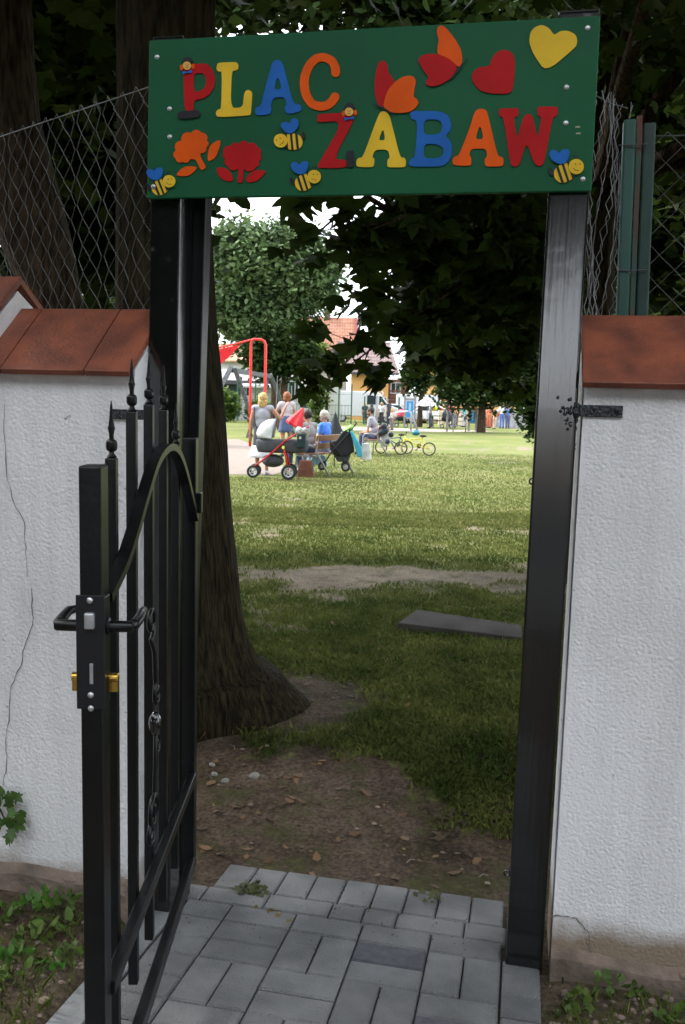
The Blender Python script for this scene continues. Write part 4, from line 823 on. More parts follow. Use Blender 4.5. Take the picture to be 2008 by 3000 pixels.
# ================================================================== PLAYGROUND
def gat(px, d): return at(px, d)
def L(px, py, px0, d, base=0.):      # photo point -> local (x, z) of a thing standing at column px0, depth d
    return (edgeX(px, py, d)-(px0-1004)/F*d, zat(px, py, d)-base)
HAIRM = {}
SKIN = flat('skin', (.36, .185, .125), .55, var=.08)
def remesh(o, v=.009, it=4):
    m_ = o.modifiers.new('r', 'REMESH'); m_.mode = 'VOXEL'; m_.voxel_size = v; m_.use_smooth_shade = True
    m_ = o.modifiers.new('s', 'SMOOTH'); m_.iterations = it; m_.factor = .5
    return o
def V3(*a): return Vector(a)
def mirror(p): return Vector((-p[0], p[1], p[2]))
def person(label, loc, rz, J, clothes, hair=None, group=None, vox=.009, skin=SKIN, cap_=None, beard=None, sc=1., glasses=False):
    """J: joints pel, chest, neck, head, head_dir, sh, el, wr, hip, kn, an (pairs l/r). local frame: faces +Y, x to its right"""
    root = thing('person', label, 'person', loc, rz, group); root.scale = (sc,)*3
    g = {k: (Vector(v) if not isinstance(v, (list,)) else [Vector(q) for q in v]) for k, v in J.items() if k not in ('face', 'w')}
    fdir = Vector(J.get('face', (0, 1, 0))).normalized(); up = (g['head']-g['neck']).normalized(); sd_ = fdir.cross(up).normalized(); fd_ = up.cross(sd_).normalized()
    hr = Matrix((sd_, fd_, up)).transposed()
    def T(c, inf=0.):
        mb = MB(); tilt = (g['neck']-g['pel']).normalized(); rt = Vector((0, 0, 1)).rotation_difference(tilt).to_matrix()
        w_ = J.get('w', 1.)
        mb.ell(g['pel'], (.155*w_+inf, .105*w_+inf, .12+inf), 14, 9, rt)
        mb.ell(g['pel'].lerp(g['chest'], .5), (.13*w_+inf, .092*w_+inf, .15+inf), 14, 9, rt)
        mb.ell(g['chest'], (.155*w_+inf, .10*w_+inf, .15+inf), 14, 9, rt)
        a_, b_ = g['sh']; mb.cap(a_, b_, .055+inf); mb.cap(g['chest']+(g['neck']-g['chest'])*.4, g['neck'], .07+inf*.5, .05)
        return mb
    mb = T(0)
    mb.cap(g['neck']-up*.02, g['head']-up*.06, .052, .05)
    h = g['head']; mb.ell(h+up*.02, (.074, .094, .105), 16, 12, hr); mb.ell(h-up*.05+fd_*.028, (.052, .062, .065), 12, 9, hr)
    mb.cap(h+fd_*.092-up*.0, h+fd_*.11-up*.03, .010, .014, 8)                # nose
    mb.cap(h+fd_*.088-up*.062-sd_*.02, h+fd_*.088-up*.062+sd_*.02, .008, .008, 8)  # lips
    for s_ in (1, -1): mb.ell(h+sd_*s_*.076-up*.01, (.012, .02, .03), 8, 6, hr)
    for i in (0, 1):
        sh, el, wr, hip, kn, an = (g[k][i] for k in ('sh', 'el', 'wr', 'hip', 'kn', 'an'))
        mb.cap(sh, el, .052, .038); mb.cap(el, wr, .038, .025)
        fa_ = (wr-el).normalized(); bend = Vector(J.get('grip', (0, 0, -1))).normalized()
        side = fa_.cross(bend).normalized() if fa_.cross(bend).length > .1 else Vector((1, 0, 0)); nrm = side.cross(fa_)
        pm = wr+fa_*.05; mb.ell(pm, (.038, .05, .018), 10, 7, Matrix((side, fa_, nrm)).transposed())
        for k, (o_, ln) in enumerate(((-.027, .075), (-.009, .085), (.009, .08), (.026, .065))):
            b0 = pm+fa_*.035+side*o_; b1 = b0+fa_*ln*.5+bend*.012; b2 = b1+fa_*ln*.3+bend*.03
            mb.cap(b0, b1, .0095, .009, 6); mb.cap(b1, b2, .009, .0075, 6)
        mb.cap(pm-side*.03-fa_*.01, pm-side*.06+fa_*.03+bend*.02, .011, .009, 6)
        mb.cap(hip, kn, .082, .055); mb.cap(kn, an, .055, .034); 
        ft = Vector(J.get('toe', (0, 1, 0))).normalized(); mb.cap(an+V3(0, 0, -.045), an+ft*.13+V3(0, 0, -.06), .035, .028)
    body = remesh(mb.build('body', skin, root, True), vox)
    for c in clothes:
        k = c[0]; m_ = c[1]
        if k == 'shirt':
            mb = T(0, .014)
            if c[2] > 0:
                for i in (0, 1): mb.cap(g['sh'][i], g['sh'][i].lerp(g['el'][i], c[2]), .068, .058)
            remesh(mb.build('shirt', m_, root, True), vox*1.3, 6)
        elif k == 'trousers':
            mb = MB(); mb.ell(g['pel'], (.172*J.get('w', 1), .125*J.get('w', 1), .12), 14, 9)
            for i in (0, 1):
                hip, kn, an = g['hip'][i], g['kn'][i], g['an'][i]; mb.cap(hip, kn if c[2] >= 1 else hip.lerp(kn, c[2]), .102, .075)
                if c[2] > 1: mb.cap(kn, kn.lerp(an, c[2]-1), .075, .052)
            remesh(mb.build('trousers', m_, root, True), vox*1.3, 4)
        elif k == 'skirt':
            _, _, zt_, zb_, rt_, rb_ = c; mb = MB(); n_ = 28; v = []
            for j in range(7):
                q = j/6; z_ = zt_+(zb_-zt_)*q; r_ = rt_+(rb_-rt_)*q
                for kk in range(n_):
                    a_ = kk/n_*6.2832; rr_ = r_*(1+.05*q*math.sin(a_*7)); v.append((g['pel'].x+rr_*math.cos(a_), g['pel'].y+rr_*.72*math.sin(a_), z_))
            mb.add(v, [(j*n_+kk, j*n_+(kk+1) % n_, (j+1)*n_+(kk+1) % n_, (j+1)*n_+kk) for j in range(6) for kk in range(n_)]+[tuple(range(n_))])
            o_ = mb.build('skirt', m_, root, True); so = o_.modifiers.new('s', 'SOLIDIFY'); so.thickness = .004
        elif k == 'shoe':
            for i in (0, 1):
                an = g['an'][i]; ft = Vector(J.get('toe', (0, 1, 0))).normalized(); mb = MB(); mb.cap(an+V3(0, 0, -.04)-ft*.03, an+ft*.15+V3(0, 0, -.06), .042, .036); mb.build('shoe', m_, root, True)
        elif k == 'bag':
            mb = MB(); mb.ell(Vector(c[2]), c[3], 12, 8); mb.build('belt_bag', m_, root, True)
        elif k == 'strap':
            MB().tube([Vector(q) for q in c[2]], .012, 6).build('strap', m_, root, True)
    if hair:
        hm, length = hair; mb = MB(); mb.ell(h+up*.035-fd_*.022, (.094, .104, .104), 16, 12, hr)
        if length: mb.ell(h-up*length*.5-fd_*.045, (.098, .07, .07+length*.55), 14, 10, hr)
        v = []
        for q in mb.v: q = Vector(q); v.append(tuple(q+(q-h).normalized()*.026*noise.noise(Vector((q.x*45, q.y*45, q.z*14)))))
        mb.v = v; mb.build('hair', hm, root, True)
    if beard: 
        mb = MB(); mb.ell(h-up*.065+fd_*.035, (.056, .066, .052), 12, 8, hr); mb.build('beard', beard, root, True)
    if cap_:
        mb = MB(); mb.ell(h+up*.055, (.09, .105, .085), 14, 9, hr); mb.ell(h+up*.05+fd_*.11, (.06, .06, .012), 10, 6, hr); mb.build('cap', cap_, root, True)
    for s_ in (1, -1):
        mb = MB(); mb.ell(h+sd_*s_*.03+fd_*.083+up*.012, (.013, .01, .008), 8, 6, hr); mb.build('eye', flat('eye', (.03, .025, .02), .3), root, True)
    if glasses:
        mb = MB()
        for s_ in (1, -1): mb.ell(h+sd_*s_*.033+fd_*.098+up*.01, (.03, .008, .02), 10, 6, hr); mb.cap(h+sd_*s_*.06+fd_*.095+up*.012, h+sd_*s_*.08+up*.01, .004, .004, 6)
        mb.build('sunglasses', BLK, root, True)
    return root
def stand(h=1.68, la=((-.2, 0, 1.38), (-.24, .0, 1.1), (-.23, .05, .85)), ra=None, lean=0, face=(0, 1, 0), w=.95, step=0.):
    k = h/1.68; ra = ra or [mirror(q) for q in la]
    s_ = lambda q: tuple(c*k for c in q)
    return dict(pel=s_((0, 0, .93)), chest=s_((0, lean*.4, 1.24)), neck=s_((0, lean*.6, 1.43)), head=s_((0, lean+.01, 1.56)), sh=[s_(la[0]), s_(ra[0])], el=[s_(la[1]), s_(ra[1])], wr=[s_(la[2]), s_(ra[2])],
                hip=[s_((-.09, 0, .9)), s_((.09, 0, .9))], kn=[s_((-.1, .02+step, .49)), s_((.1, .02-step, .49))], an=[s_((-.1, step, .09)), s_((.1, -step, .09))], face=face, w=w)
def sit(lean=0., hz=.45, arm='lap', face=(0, 1, 0), w=1., fwd=.42, tall=1.):
    z0 = hz+.1; sh = .19
    c = z0+.34*tall; el = [( -.24, .05+lean, z0+.12), (.24, .05+lean, z0+.12)]; wr = [(-.14, .3+lean*.6, z0+.1), (.14, .3+lean*.6, z0+.1)]
    return dict(pel=(0, 0, z0), chest=(0, lean*.6, c), neck=(0, lean, c+.2*tall), head=(0, lean+.03, c+.33*tall), sh=[(-sh, lean*.9, c+.14), (sh, lean*.9, c+.14)], el=el, wr=wr,
                hip=[(-.09, .02, z0-.03), (.09, .02, z0-.03)], kn=[(-.11, fwd, z0-.0), (.11, fwd, z0-.0)], an=[(-.11, fwd+.02, .1), (.11, fwd-.08, .1)], face=face, w=w)
F_GREY = flat('grey_jersey', (.3, .31, .35)); F_NAVY = flat('navy_cloth', (.022, .03, .055)); F_WHITE = flat('white_cloth', (.5, .49, .52)); F_PALE = flat('pale_pink_cotton', (.42, .37, .39))
F_DENIM = flat('denim', (.05, .075, .15), var=.3, vs=30); F_BLUE = flat('bright_blue_cotton', (.05, .18, .62)); F_BLACK = flat('black_fabric', (.014, .015, .018), .8); F_RED = flat('red_fabric', (.6, .02, .03), .6)
F_JEAN = flat('dark_jeans', (.035, .045, .1), var=.3, vs=25); F_GREYD = flat('charcoal_fabric', (.045, .047, .055), .8)
H_BLOND = flat('blond_hair', (.42, .28, .11), .6, var=.5, vs=40); H_RED = flat('auburn_hair', (.2, .065, .02), .6, var=.3, vs=40); H_GREY = flat('grey_hair', (.4, .36, .3), .6, var=.35, vs=40); H_DARK = flat('dark_hair', (.03, .018, .012), .6)
M_ALU = flat('grey_tube', (.22, .22, .23), .4, metal=.3); M_SLAT = mat('varnished_slat', (.2, .085, .035), .5, vs=5, col2=(.12, .05, .022), stretch=(6, 1, 6)); M_TYRE = flat('rubber', (.02, .02, .022), .8); M_RIM = flat('silver_rim', (.5, .5, .5), .35, metal=.5)
YW = YAW
# woman at the swing, seen from behind
person('woman with blond hair in grey tank top and white skirt, seen from behind', gat(764, 18.3), YW-.05,
       stand(1.66, ((-.17, 0, 1.38), (-.235, .0, 1.12), (-.25, .04, .88)), ((.17, 0, 1.38), (.37, .02, 1.17), (.47, .1, 1.42)), w=.98),
       [('shirt', F_GREY, 0), ('skirt', F_NAVY, 1.0, .52, .165, .2), ('skirt', F_WHITE, .6, .36, .2, .3), ('bag', flat('brown_grey_leather', (.05, .042, .04)), (.07, -.14, .82), (.11, .05, .13)), ('strap', F_NAVY, [(-.17, .08, 1.42), (-.16, -.09, 1.36), (-.15, -.1, 1.1), (-.1, -.12, .95)]), ('shoe', F_WHITE)], (H_BLOND, .1))
p_ = gat(834, 22.3); p_.z = .12
person('slim woman with auburn hair, pale top and denim skirt behind the pram', p_, YW+.3, stand(1.6, ((-.165, 0, 1.38), (-.27, .12, 1.15), (-.2, .3, 1.22)), ((.165, 0, 1.38), (.24, .04, 1.12), (.2, .12, .95)), w=.88),
       [('shirt', F_PALE, .35), ('skirt', F_DENIM, 1.02, .62, .15, .2), ('shoe', F_BLACK)], (H_RED, .06))
# benches: local frame, sitters face -x, length along y
def bench(label, loc, rz, length=1.3):
    r_ = thing('park_bench', label, 'bench', loc, rz, 'park benches on the meadow')
    for s_ in (-1, 1):
        y = s_*length/2; mb = MB()
        mb.tube([(.42, y, .0), (.2, y, .36), (.1, y, .52), (.13, y, .88)], .022, 8)
        mb.tube([(-.36, y, 0), (-.35, y, .3), (-.33, y, .56), (-.28, y, .63), (-.1, y, .65), (.1, y, .58)], .02, 8); mb.tube([(-.34, y, .42), (.18, y, .40)], .02, 8)
        mb.build('side_frame', M_ALU, r_, True)
    for k in range(4): MB().box((-.27+.115*k, 0, .455), (.1, length+.08, .03)).build('seat_slat', M_SLAT, r_, False, .004)
    for z_, x_ in ((.62, .105), (.78, .125)): MB().box((x_, 0, z_), (.03, length+.08, .12), Matrix.Rotation(R(8), 3, 'Y')).build('back_slat', M_SLAT, r_, False, .005)
    return r_
b1p = CW(-.42, 18.75); b1r = YW-R(22)
bench('park bench with brown slats, a blue dressed woman on it, beside the pram', b1p, b1r)
b2p = CW((1108-1004)/F*26, 26.2); bench('park bench with a seated man and a pink jacket over its back', b2p, b1r+R(6))
def onbench(bp_, br, x, y): return bp_+Matrix.Rotation(br, 3, 'Z') @ Vector((x, y, 0))
person('grey haired woman in bright blue top and sunglasses seated on the bench', onbench(b1p, b1r, -.1, .25), b1r+R(90), sit(0, .45, w=1.08, tall=.98), [('shirt', F_BLUE, .4), ('trousers', flat('light_jeans', (.25, .33, .45)), 2), ('shoe', F_WHITE)], (H_GREY, .0), glasses=True)
person('man in dark cap and grey shirt seated left of the blue dressed woman', onbench(b1p, b1r, -.12, -.42)+RT*-.05, b1r+R(70), sit(.03, .45, w=1.1), [('shirt', flat('ash_shirt', (.22, .21, .22)), .4), ('trousers', F_DENIM, 2), ('shoe', F_BLACK)], (H_DARK, 0), cap_=F_GREYD)
person('bearded man in grey t-shirt and jeans leaning forward on the farther bench', onbench(b2p, b1r, -.08, -.1), b1r+R(96), sit(.16, .45, w=1.1, face=(0, 1, -.25), tall=1.06), [('shirt', flat('grey_tshirt', (.25, .26, .3)), .55), ('trousers', F_JEAN, 2), ('shoe', F_BLACK)], (H_DARK, 0), beard=H_DARK)
mb = MB(); mb.box((.14, -.42, .73), (.1, .3, .3)); o = remesh(mb.build('jacket', flat('pink_cloth', (.45, .06, .12)), None, True), .02, 6); o.location = b2p; o.rotation_euler.z = b1r+R(6)
tag(o, 'pink jacket hung over the back of the farther bench', 'jacket')
mb = MB()
for k in range(9): mb.ell((.34+random.gauss(0, .08), -.5+random.gauss(0, .1), .78+random.gauss(0, .09)), random.uniform(.07, .12), 9, 7)
o = remesh(mb.build('backpack', flat('dark_nylon', (.015, .022, .035), .5), None, True), .022, 12); o.location = b2p; o.rotation_euler.z = b1r
tag(o, 'dark stuffed backpack hanging behind the farther bench', 'backpack')
mb = MB(); mb.ell((.3, -.35, .5), (.17, .1, .24), 12, 9); o = mb.build('cloth_bag', flat('pale_cloth', (.42, .42, .44)), None, True); o.location = b2p; o.rotation_euler.z = b1r
tag(o, 'pale grey cloth bag hanging under the pink jacket', 'bag')
# wheels
def wheel(par, c, r_, name='wheel', rim=M_RIM, sp=10, tw=.018, axis='y'):
    """wheel in the xz plane with tyre, rim and spokes"""
    c = Vector(c); n_ = 28
    w_ = MB().tube([c+Vector((math.cos(i*6.2832/n_)*(r_-tw), 0, math.sin(i*6.2832/n_)*(r_-tw))) for i in range(n_)], tw, 8, close=True).build(name, M_TYRE, par, True)
    mb = MB(); mb.tube([c+Vector((math.cos(i*6.2832/n_)*(r_-tw*2.2), 0, math.sin(i*6.2832/n_)*(r_-tw*2.2))) for i in range(n_)], tw*.5, 6, close=True); mb.lathe([(tw*1.1, -tw*1.2), (tw*1.1, tw*1.2)], c, 10, (0, 1, 0)); mb.build('rim', rim, w_, 'auto')
    mb = MB()
    for i in range(sp): a_ = i*6.2832/sp; mb.tube([c, c+Vector((math.cos(a_)*(r_-tw*2), 0, math.sin(a_)*(r_-tw*2)))], tw*.45 if sp < 8 else .0025, 5)
    mb.build('spokes', rim, w_); return w_
# pram
pd = 17.3; pr0 = gat(800, pd); LP = lambda x, y: L(x, y, 800, pd)
pram = thing('pram', 'pram with white hood, charcoal carrycot and red frame left of the bench', 'pram', pr0, YW)
def P3(px, py, y=0.): q = LP(px, py); return Vector((q[0], y, q[1]))
for y in (-.26, .26): wheel(pram, P3(848, 1381, y), .145, sp=6, tw=.026)
for y in (-.2, .2): wheel(pram, P3(745, 1379, y), .125, sp=5, tw=.024)
M_REDF = flat('red_metal', (.42, .012, .012), .35)
mb = MB()
for y in (-.23, .23):
    mb.tube([P3(752, 1362, y), P3(800, 1325, y), P3(838, 1290, y), P3(905, 1250, y)], [.016, .02, .016, .014], 8); mb.tube([P3(846, 1375, y), P3(840, 1335, y), P3(832, 1305, y)], .02, 8)
mb.tube([P3(752, 1362, -.23), P3(752, 1362, .23)], .014, 8); mb.tube([P3(846, 1378, -.26), P3(846, 1378, .26)], .014, 8); mb.tube([P3(905, 1250, -.23), P3(905, 1250, .23)], .016, 8)
mb.build('frame', M_REDF, pram, True)
def loft(rings, n_=24):
    """rings: (x, z, halfwidth y, halfheight..) elliptical sections along x"""
    mb = MB(); v = []
    for x, zc_, ry, rz_ in rings:
        for k in range(n_):
            a_ = k/n_*6.2832; cx = math.copysign(abs(math.cos(a_))**.45, math.cos(a_)); sx_ = math.copysign(abs(math.sin(a_))**.45, math.sin(a_)); v.append((x, ry*cx, zc_+rz_*sx_))
    m__ = len(rings); mb.add(v, [(i*n_+k, i*n_+(k+1) % n_, (i+1)*n_+(k+1) % n_, (i+1)*n_+k) for i in range(m__-1) for k in range(n_)]+[tuple(range(n_-1, -1, -1)), tuple((m__-1)*n_+k for k in range(n_))]); return mb
def zx(px, py): q = LP(px, py); return q
x0_, zt_ = zx(752, 1284); _, zb_ = zx(752, 1316); x1_, _ = zx(905, 1290); zb_ -= .05; zc_ = (zt_+zb_)/2; hz_ = (zt_-zb_)/2
loft([(x0_, zc_+.04, .12, hz_*.5), (x0_+.05, zc_, .2, hz_), (x0_+.3, zc_-.01, .23, hz_), (x1_-.2, zc_, .22, hz_*1.05), (x1_-.04, zc_+.02, .18, hz_), (x1_, zc_+.05, .1, hz_*.6)]).build('carrycot', F_GREYD, pram, True)
x0h, _ = zx(752, 1280); x1h, z1h = zx(808, 1228)
hd = MB(); v = []; n_ = 20; m__ = 9; hx, hz0 = zx(800, 1286)
for i in range(m__):
    a_ = R(180-i*100/(m__-1)); 
    for k in range(n_):
        b_ = math.pi*k/(n_-1); rr_ = .33 if i else .3
        v.append((hx+math.cos(a_)*rr_*math.sin(b_)**.6*1.0, .23*math.cos(b_), hz0+.02+math.sin(a_)*.37*math.sin(b_)**.6))
hd.add(v, [(i*n_+k, i*n_+k+1, (i+1)*n_+k+1, (i+1)*n_+k) for i in range(m__-1) for k in range(n_-1)])
ho = hd.build('hood', flat('white_canvas', (.45, .46, .47)), pram, True); q = ho.modifiers.new('s', 'SOLIDIFY'); q.thickness = .012
MB().tube([(hx+math.cos(R(80))*.33*math.sin(math.pi*k/14)**.6, .235*math.cos(math.pi*k/14), hz0+.02+math.sin(R(80))*.375*math.sin(math.pi*k/14)**.6) for k in range(15)], .012, 6).build('hood_bow', flat('grey_trim', (.12, .13, .15)), ho, True)
q0 = zx(800, 1354); mb = MB(); mb.ell((q0[0], 0, q0[1]+.03), (.22, .2, .13), 16, 10); mb.build('basket', F_GREYD, pram, True)
mb = MB(); q0 = zx(833, 1309); mb.lathe([(.03, 0), (.028, .01)], (q0[0], -.25, q0[1]), 12, (0, -1, 0)); mb.build('reflector', flat('lime_reflector', (.7, .8, .15)), pram)
mb = MB(); q0 = zx(885, 1290); mb.box((q0[0], -.24, q0[1]), (.17, .08, .27)); o = remesh(mb.build('changing_bag', flat('teal_black_bag', (.01, .03, .035)), pram, True), .015, 3)
MB().box((q0[0]-.02, -.29, q0[1]+.06), (.045, .01, .045)).build('bag_patch', F_WHITE, pram)
mb = MB(); q0 = zx(893, 1262)
for k in range(8): mb.ell((q0[0]+random.gauss(0, .06), random.gauss(-.2, .04), q0[1]+random.gauss(-.02, .06)), random.uniform(.05, .09), 8, 6)
remesh(mb.build('blanket', flat('mottled_grey_cloth', (.3, .3, .3), var=.5, vs=20), pram, True), .018, 16)
# red folded umbrella held above the pram
q0 = zx(870, 1245); mb = MB(); ns = 14; v = [(q0[0]+.08, 0, q0[1]+.32)]
pt_ = Vector((q0[0]+.12, 0, q0[1]+.33)); ax = Vector((-.45, 0, -.9)).normalized(); sdv = Vector((.9, 0, -.45)).normalized()
rg = []
for j, (t_, r_) in enumerate(((0, .012), (.12, .06), (.26, .12), (.36, .15), (.4, .13))):
    for k in range(ns): a_ = k/ns*6.2832; rr_ = r_*(1+.25*(k % 2)); rg.append(pt_+ax*t_+(sdv*math.cos(a_)+Vector((0, 1, 0))*math.sin(a_))*rr_)
mb = MB(); mb.add(rg, [(j*ns+k, j*ns+(k+1) % ns, (j+1)*ns+(k+1) % ns, (j+1)*ns+k) for j in range(4) for k in range(ns)]+[tuple(range(ns-1, -1, -1)), tuple(4*ns+k for k in range(ns))])
um = thing('umbrella', 'small red folded umbrella clipped to the pram handle', 'umbrella', pr0, YW); mb.build('umbrella_cover', F_RED, um); MB().tube([pt_+ax*.38, pt_+ax*.75], .008, 6).build('stick', M_ALU, um)
# black stroller on the right of the bench
sd_ = 18.3; s0 = gat(1000, sd_); st_ = thing('stroller', 'black folding stroller with green and turquoise cloth behind the bench', 'stroller', s0, YW)
def S3(px, py, y=0.): q = L(px, py, 1000, sd_); return Vector((q[0], y, q[1]))
for y in (-.22, .22): wheel(st_, S3(1013, 1366, y), .095, sp=6, tw=.022)
for y in (-.2, .2): wheel(st_, S3(945, 1364, y), .085, sp=6, tw=.02)
mb = MB()
for y in (-.22, .22):
    mb.tube([S3(947, 1362, y), S3(975, 1320, y), S3(1020, 1270, y), S3(1038, 1248, y), S3(1045, 1240, y), S3(1040, 1233, y)], .011, 8); mb.tube([S3(1012, 1366, y), S3(1000, 1330, y), S3(968, 1290, y)], .011, 8)
mb.tube([S3(1012, 1366, -.22), S3(1012, 1366, .22)], .01, 6); mb.build('frame', F_BLACK, st_, True)
mb = MB(); mb.prism([tuple(L(x, y, 1000, sd_)) for x, y in ((966, 1292), (985, 1290), (1005, 1262), (1026, 1252), (1034, 1285), (1040, 1322), (1015, 1335), (985, 1333), (968, 1318))], -.2, .2); remesh(mb.build('seat_cover', F_BLACK, st_, True), .02, 5)
mb = MB(); mb.prism([tuple(L(x, y, 1000, sd_)) for x, y in ((972, 1322), (1030, 1325), (1022, 1352), (990, 1352))], -.16, .16); remesh(mb.build('basket', F_GREYD, st_, True), .02, 4)
mb = MB()
for (x, y, r_) in ((1020, 1262, .1), (1008, 1275, .08), (1028, 1252, .07), (1000, 1284, .06)): mb.ell(S3(x, y, -.12), (r_, .09, r_*.9))
remesh(mb.build('blanket', flat('lime_green_cloth', (.25, .6, .12), var=.5, vs=18), st_, True), .018, 14)
mb = MB(); mb.prism([tuple(L(x, y, 1000, sd_)) for x, y in ((1026, 1262), (1034, 1262), (1060, 1310), (1062, 1335), (1048, 1338))], -.28, -.24); remesh(mb.build('scarf', flat('turquoise_cloth', (.05, .3, .42)), st_, True), .015, 2)
def softbag(label, px, py, d, w_, h_, col, handles=True, name='shopping_bag', cat='bag'):
    b_ = gat(px, d); zc2 = zat(px, py, d); r_ = thing(name, label, cat, (b_.x, b_.y, zc2-h_/2), YW)
    mb = MB(); mb.box((0, 0, h_/2), (w_, w_*.45, h_), None, .7); remesh(mb.build('bag_body', flat(name+label[:6], col, var=.25, vs=10), r_, True), .018, 5)
    if handles:
        for y in (-.04, .04): MB().tube([(-w_*.25, y, h_*.95), (-w_*.12, y, h_*1.3), (w_*.12, y, h_*1.3), (w_*.25, y, h_*.95)], .006, 6).build('handle', flat('bag_handle', (.3, .3, .32)), r_, True)
softbag('white plastic shopping bag hanging behind the black stroller', 1068, 1322, 18.2, .24, .34, (.5, .5, .48))
softbag('brown leather shopper standing on the grass below the pram handle', 893, 1374, 18.0, .36, .36, (.16, .06, .04), name='handbag')
softbag('crumpled light blue bundle lying under the bench seat', 930, 1348, 19.2, .4, .2, (.25, .42, .5), False, 'cloth_bundle', 'bundle')
c0 = gat(976, 21); mb = MB(); mb.lathe([(.24, 0), (.23, .03), (.12, .26), (.03, .5), (.005, .56)], (0, 0, 0), 16); o = thing('sunshade', 'small black pointed sunshade standing just behind the bench back', 'sunshade', (c0.x, c0.y, 0), YW)
mb.v = [(a_, b_, c_+zat(976, 1277, 21)) for a_, b_, c_ in mb.v]; mb.build('canopy', F_BLACK, o, 'auto'); MB().tube([(0, 0, 0), (0, 0, zat(976, 1277, 21)+.1)], .015, 8).build('pole', F_BLACK, o)
# bicycles by the farther bench
def bike(label, px, d, rz, col, r_=.2, helmet=None):
    p0 = gat(px, d); b_ = thing('child_bicycle', label, 'bicycle', p0, rz); k = r_/.2
    for x in (-.42, .42): wheel(b_, (x*k, 0, r_), r_, sp=14, tw=.018, rim=flat('pale_rim', (.55, .5, .3), .4))
    mm = flat('frame_'+label[:6], col, .35)
    mb = MB(); A = lambda x, z: (x*k, 0, z*k)
    for q in ([A(.42, .2), A(.3, .56)], [A(.31, .5), A(-.12, .28)], [A(.31, .45), A(-.2, .5)], [A(-.2, .5), A(-.12, .28)], [A(-.12, .28), A(-.42, .2)], [A(-.42, .2), A(-.2, .48)]): mb.tube(q, .016, 8)
    mb.build('frame', mm, b_, True)
    mb = MB(); mb.tube([A(.3, .56), A(.27, .66), (.27*k, -.2, .7*k)], .012, 6); mb.tube([A(.27, .66), (.27*k, .2, .7*k)], .012, 6); mb.build('handlebar', F_BLACK, b_, True)
    mb = MB(); mb.ell(A(-.23, .58), (.11*k, .06*k, .035*k)); mb.tube([A(-.2, .5), A(-.22, .57)], .012, 6); mb.build('saddle', F_BLACK, b_, True)
    mb = MB(); mb.lathe([(.07*k, -.01), (.07*k, .01)], A(-.12, .28), 14, (0, 1, 0)); mb.bar((-.12*k, -.06, .28*k), (-.04*k, -.06, .16*k), .02); mb.box((-.03*k, -.1, .15*k), (.09*k, .07, .02)); mb.build('crank', M_TYRE, b_)
    return b_
yb = bike('yellow child bicycle standing right of the farther bench', 1211, 26.5, YW+math.pi-.15, (.7, .6, .06))
bike('dark blue child bicycle half hidden behind the farther bench', 1150, 27.0, YW+math.pi+.3, (.03, .07, .14))
hp = gat(1212, 26.5); mb = MB(); mb.ell((0, 0, 0), (.13, .1, .085), 14, 9); o = mb.build('bicycle_helmet', flat('teal_plastic', (.02, .16, .22), .3), None, True, loc=(hp.x, hp.y, zat(1212, 1268, 26.5)))
tag(o, 'teal and black helmet resting on the yellow bicycle saddle', 'helmet'); MB().tube([(-.1, 0, .055), (0, 0, .09), (.1, 0, .055)], .015, 6).build('helmet_vent', F_BLACK, o, True)
# swing frame
M_BEAM = mat('weathered_beam', (.1, .11, .115), .85, vs=6, col2=(.05, .055, .06), stretch=(3, 3, 1))
sw0 = gat(700, 33); sw = thing('swing_frame', 'weathered grey timber swing frame with slanted legs beyond the sand', 'swing', sw0, YW)
def W3(px, py, y=0.): q = L(px, py, 700, 33); return Vector((q[0], y, q[1]))
for a_, b_, y1, y2 in (((684, 1078), (636, 1190), -.6, -1.6), ((693, 1078), (745, 1250), -.6, .4), ((770, 1090), (706, 1286), 3, 2.5), ((772, 1090), (826, 1240), 3, 4)):
    q1 = W3(*a_, y1); q2 = W3(*b_, y2); dd = (q2-q1); q2 = q1+dd*(q1.z/(q1.z-q2.z)) if q2.z > 0 else q2
    MB().bar(q1, q2, .15, .15, (0, 1, 0)).build('leg', M_BEAM, sw)
MB().bar(W3(686, 1086, -.6), W3(772, 1096, 3), .14, .16).build('beam', M_BEAM, sw)
q1 = W3(762, 1094, 2.6); 
for dx in (0, .45): MB().tube([q1+Vector((dx, 0, 0)), q1+Vector((dx-.05, 0, -1.9))], .012, 6).build('chain', M_ALU, sw)
MB().box(q1+Vector((.2, 0, -1.92)), (.5, .2, .04)).build('swing_seat', F_BLACK, sw, False, .005)
# red tube frame with sail
rd = 29; r0 = gat(756, rd); rf = thing('sail_frame', 'red steel tube frame carrying a red shade sail left over the sandpit', 'shade frame', r0, YW)
def R3(px, py, y=0.): q = L(px, py, 756, rd); return Vector((q[0], y, q[1]))
M_REDT = flat('red_tube', (.55, .03, .025), .4)
def grd(v): v = Vector(v); v.z = -.05; return v
pts = [grd(R3(733, 1300)), R3(734, 1150), R3(736, 1010), R3(738, 997), R3(745, 994), R3(765, 995), R3(774, 999), R3(779, 1010), R3(777, 1150), grd(R3(776, 1300))]
MB().tube(pts, .045, 10).build('tube_frame', M_REDT, rf, True)
MB().tube([R3(738, 995), R3(700, 1006, -.1), R3(627, 1025, -.4), R3(560, 1042, -.8)], .03, 8).build('sail_boom', M_REDT, rf, True)
mb = MB(); a_, b_, c_, d_ = R3(706, 1010, -.1), R3(560, 1046, -.8), R3(560, 1150, -.6), R3(630, 1085, -.3); e_ = R3(672, 1048, -.15)
mb.add([a_, b_, c_, d_, e_], [(0, 1, 2, 3, 4)]); o = mb.build('sail', F_RED, rf); q = o.modifiers.new('s', 'SOLIDIFY'); q.thickness = .01
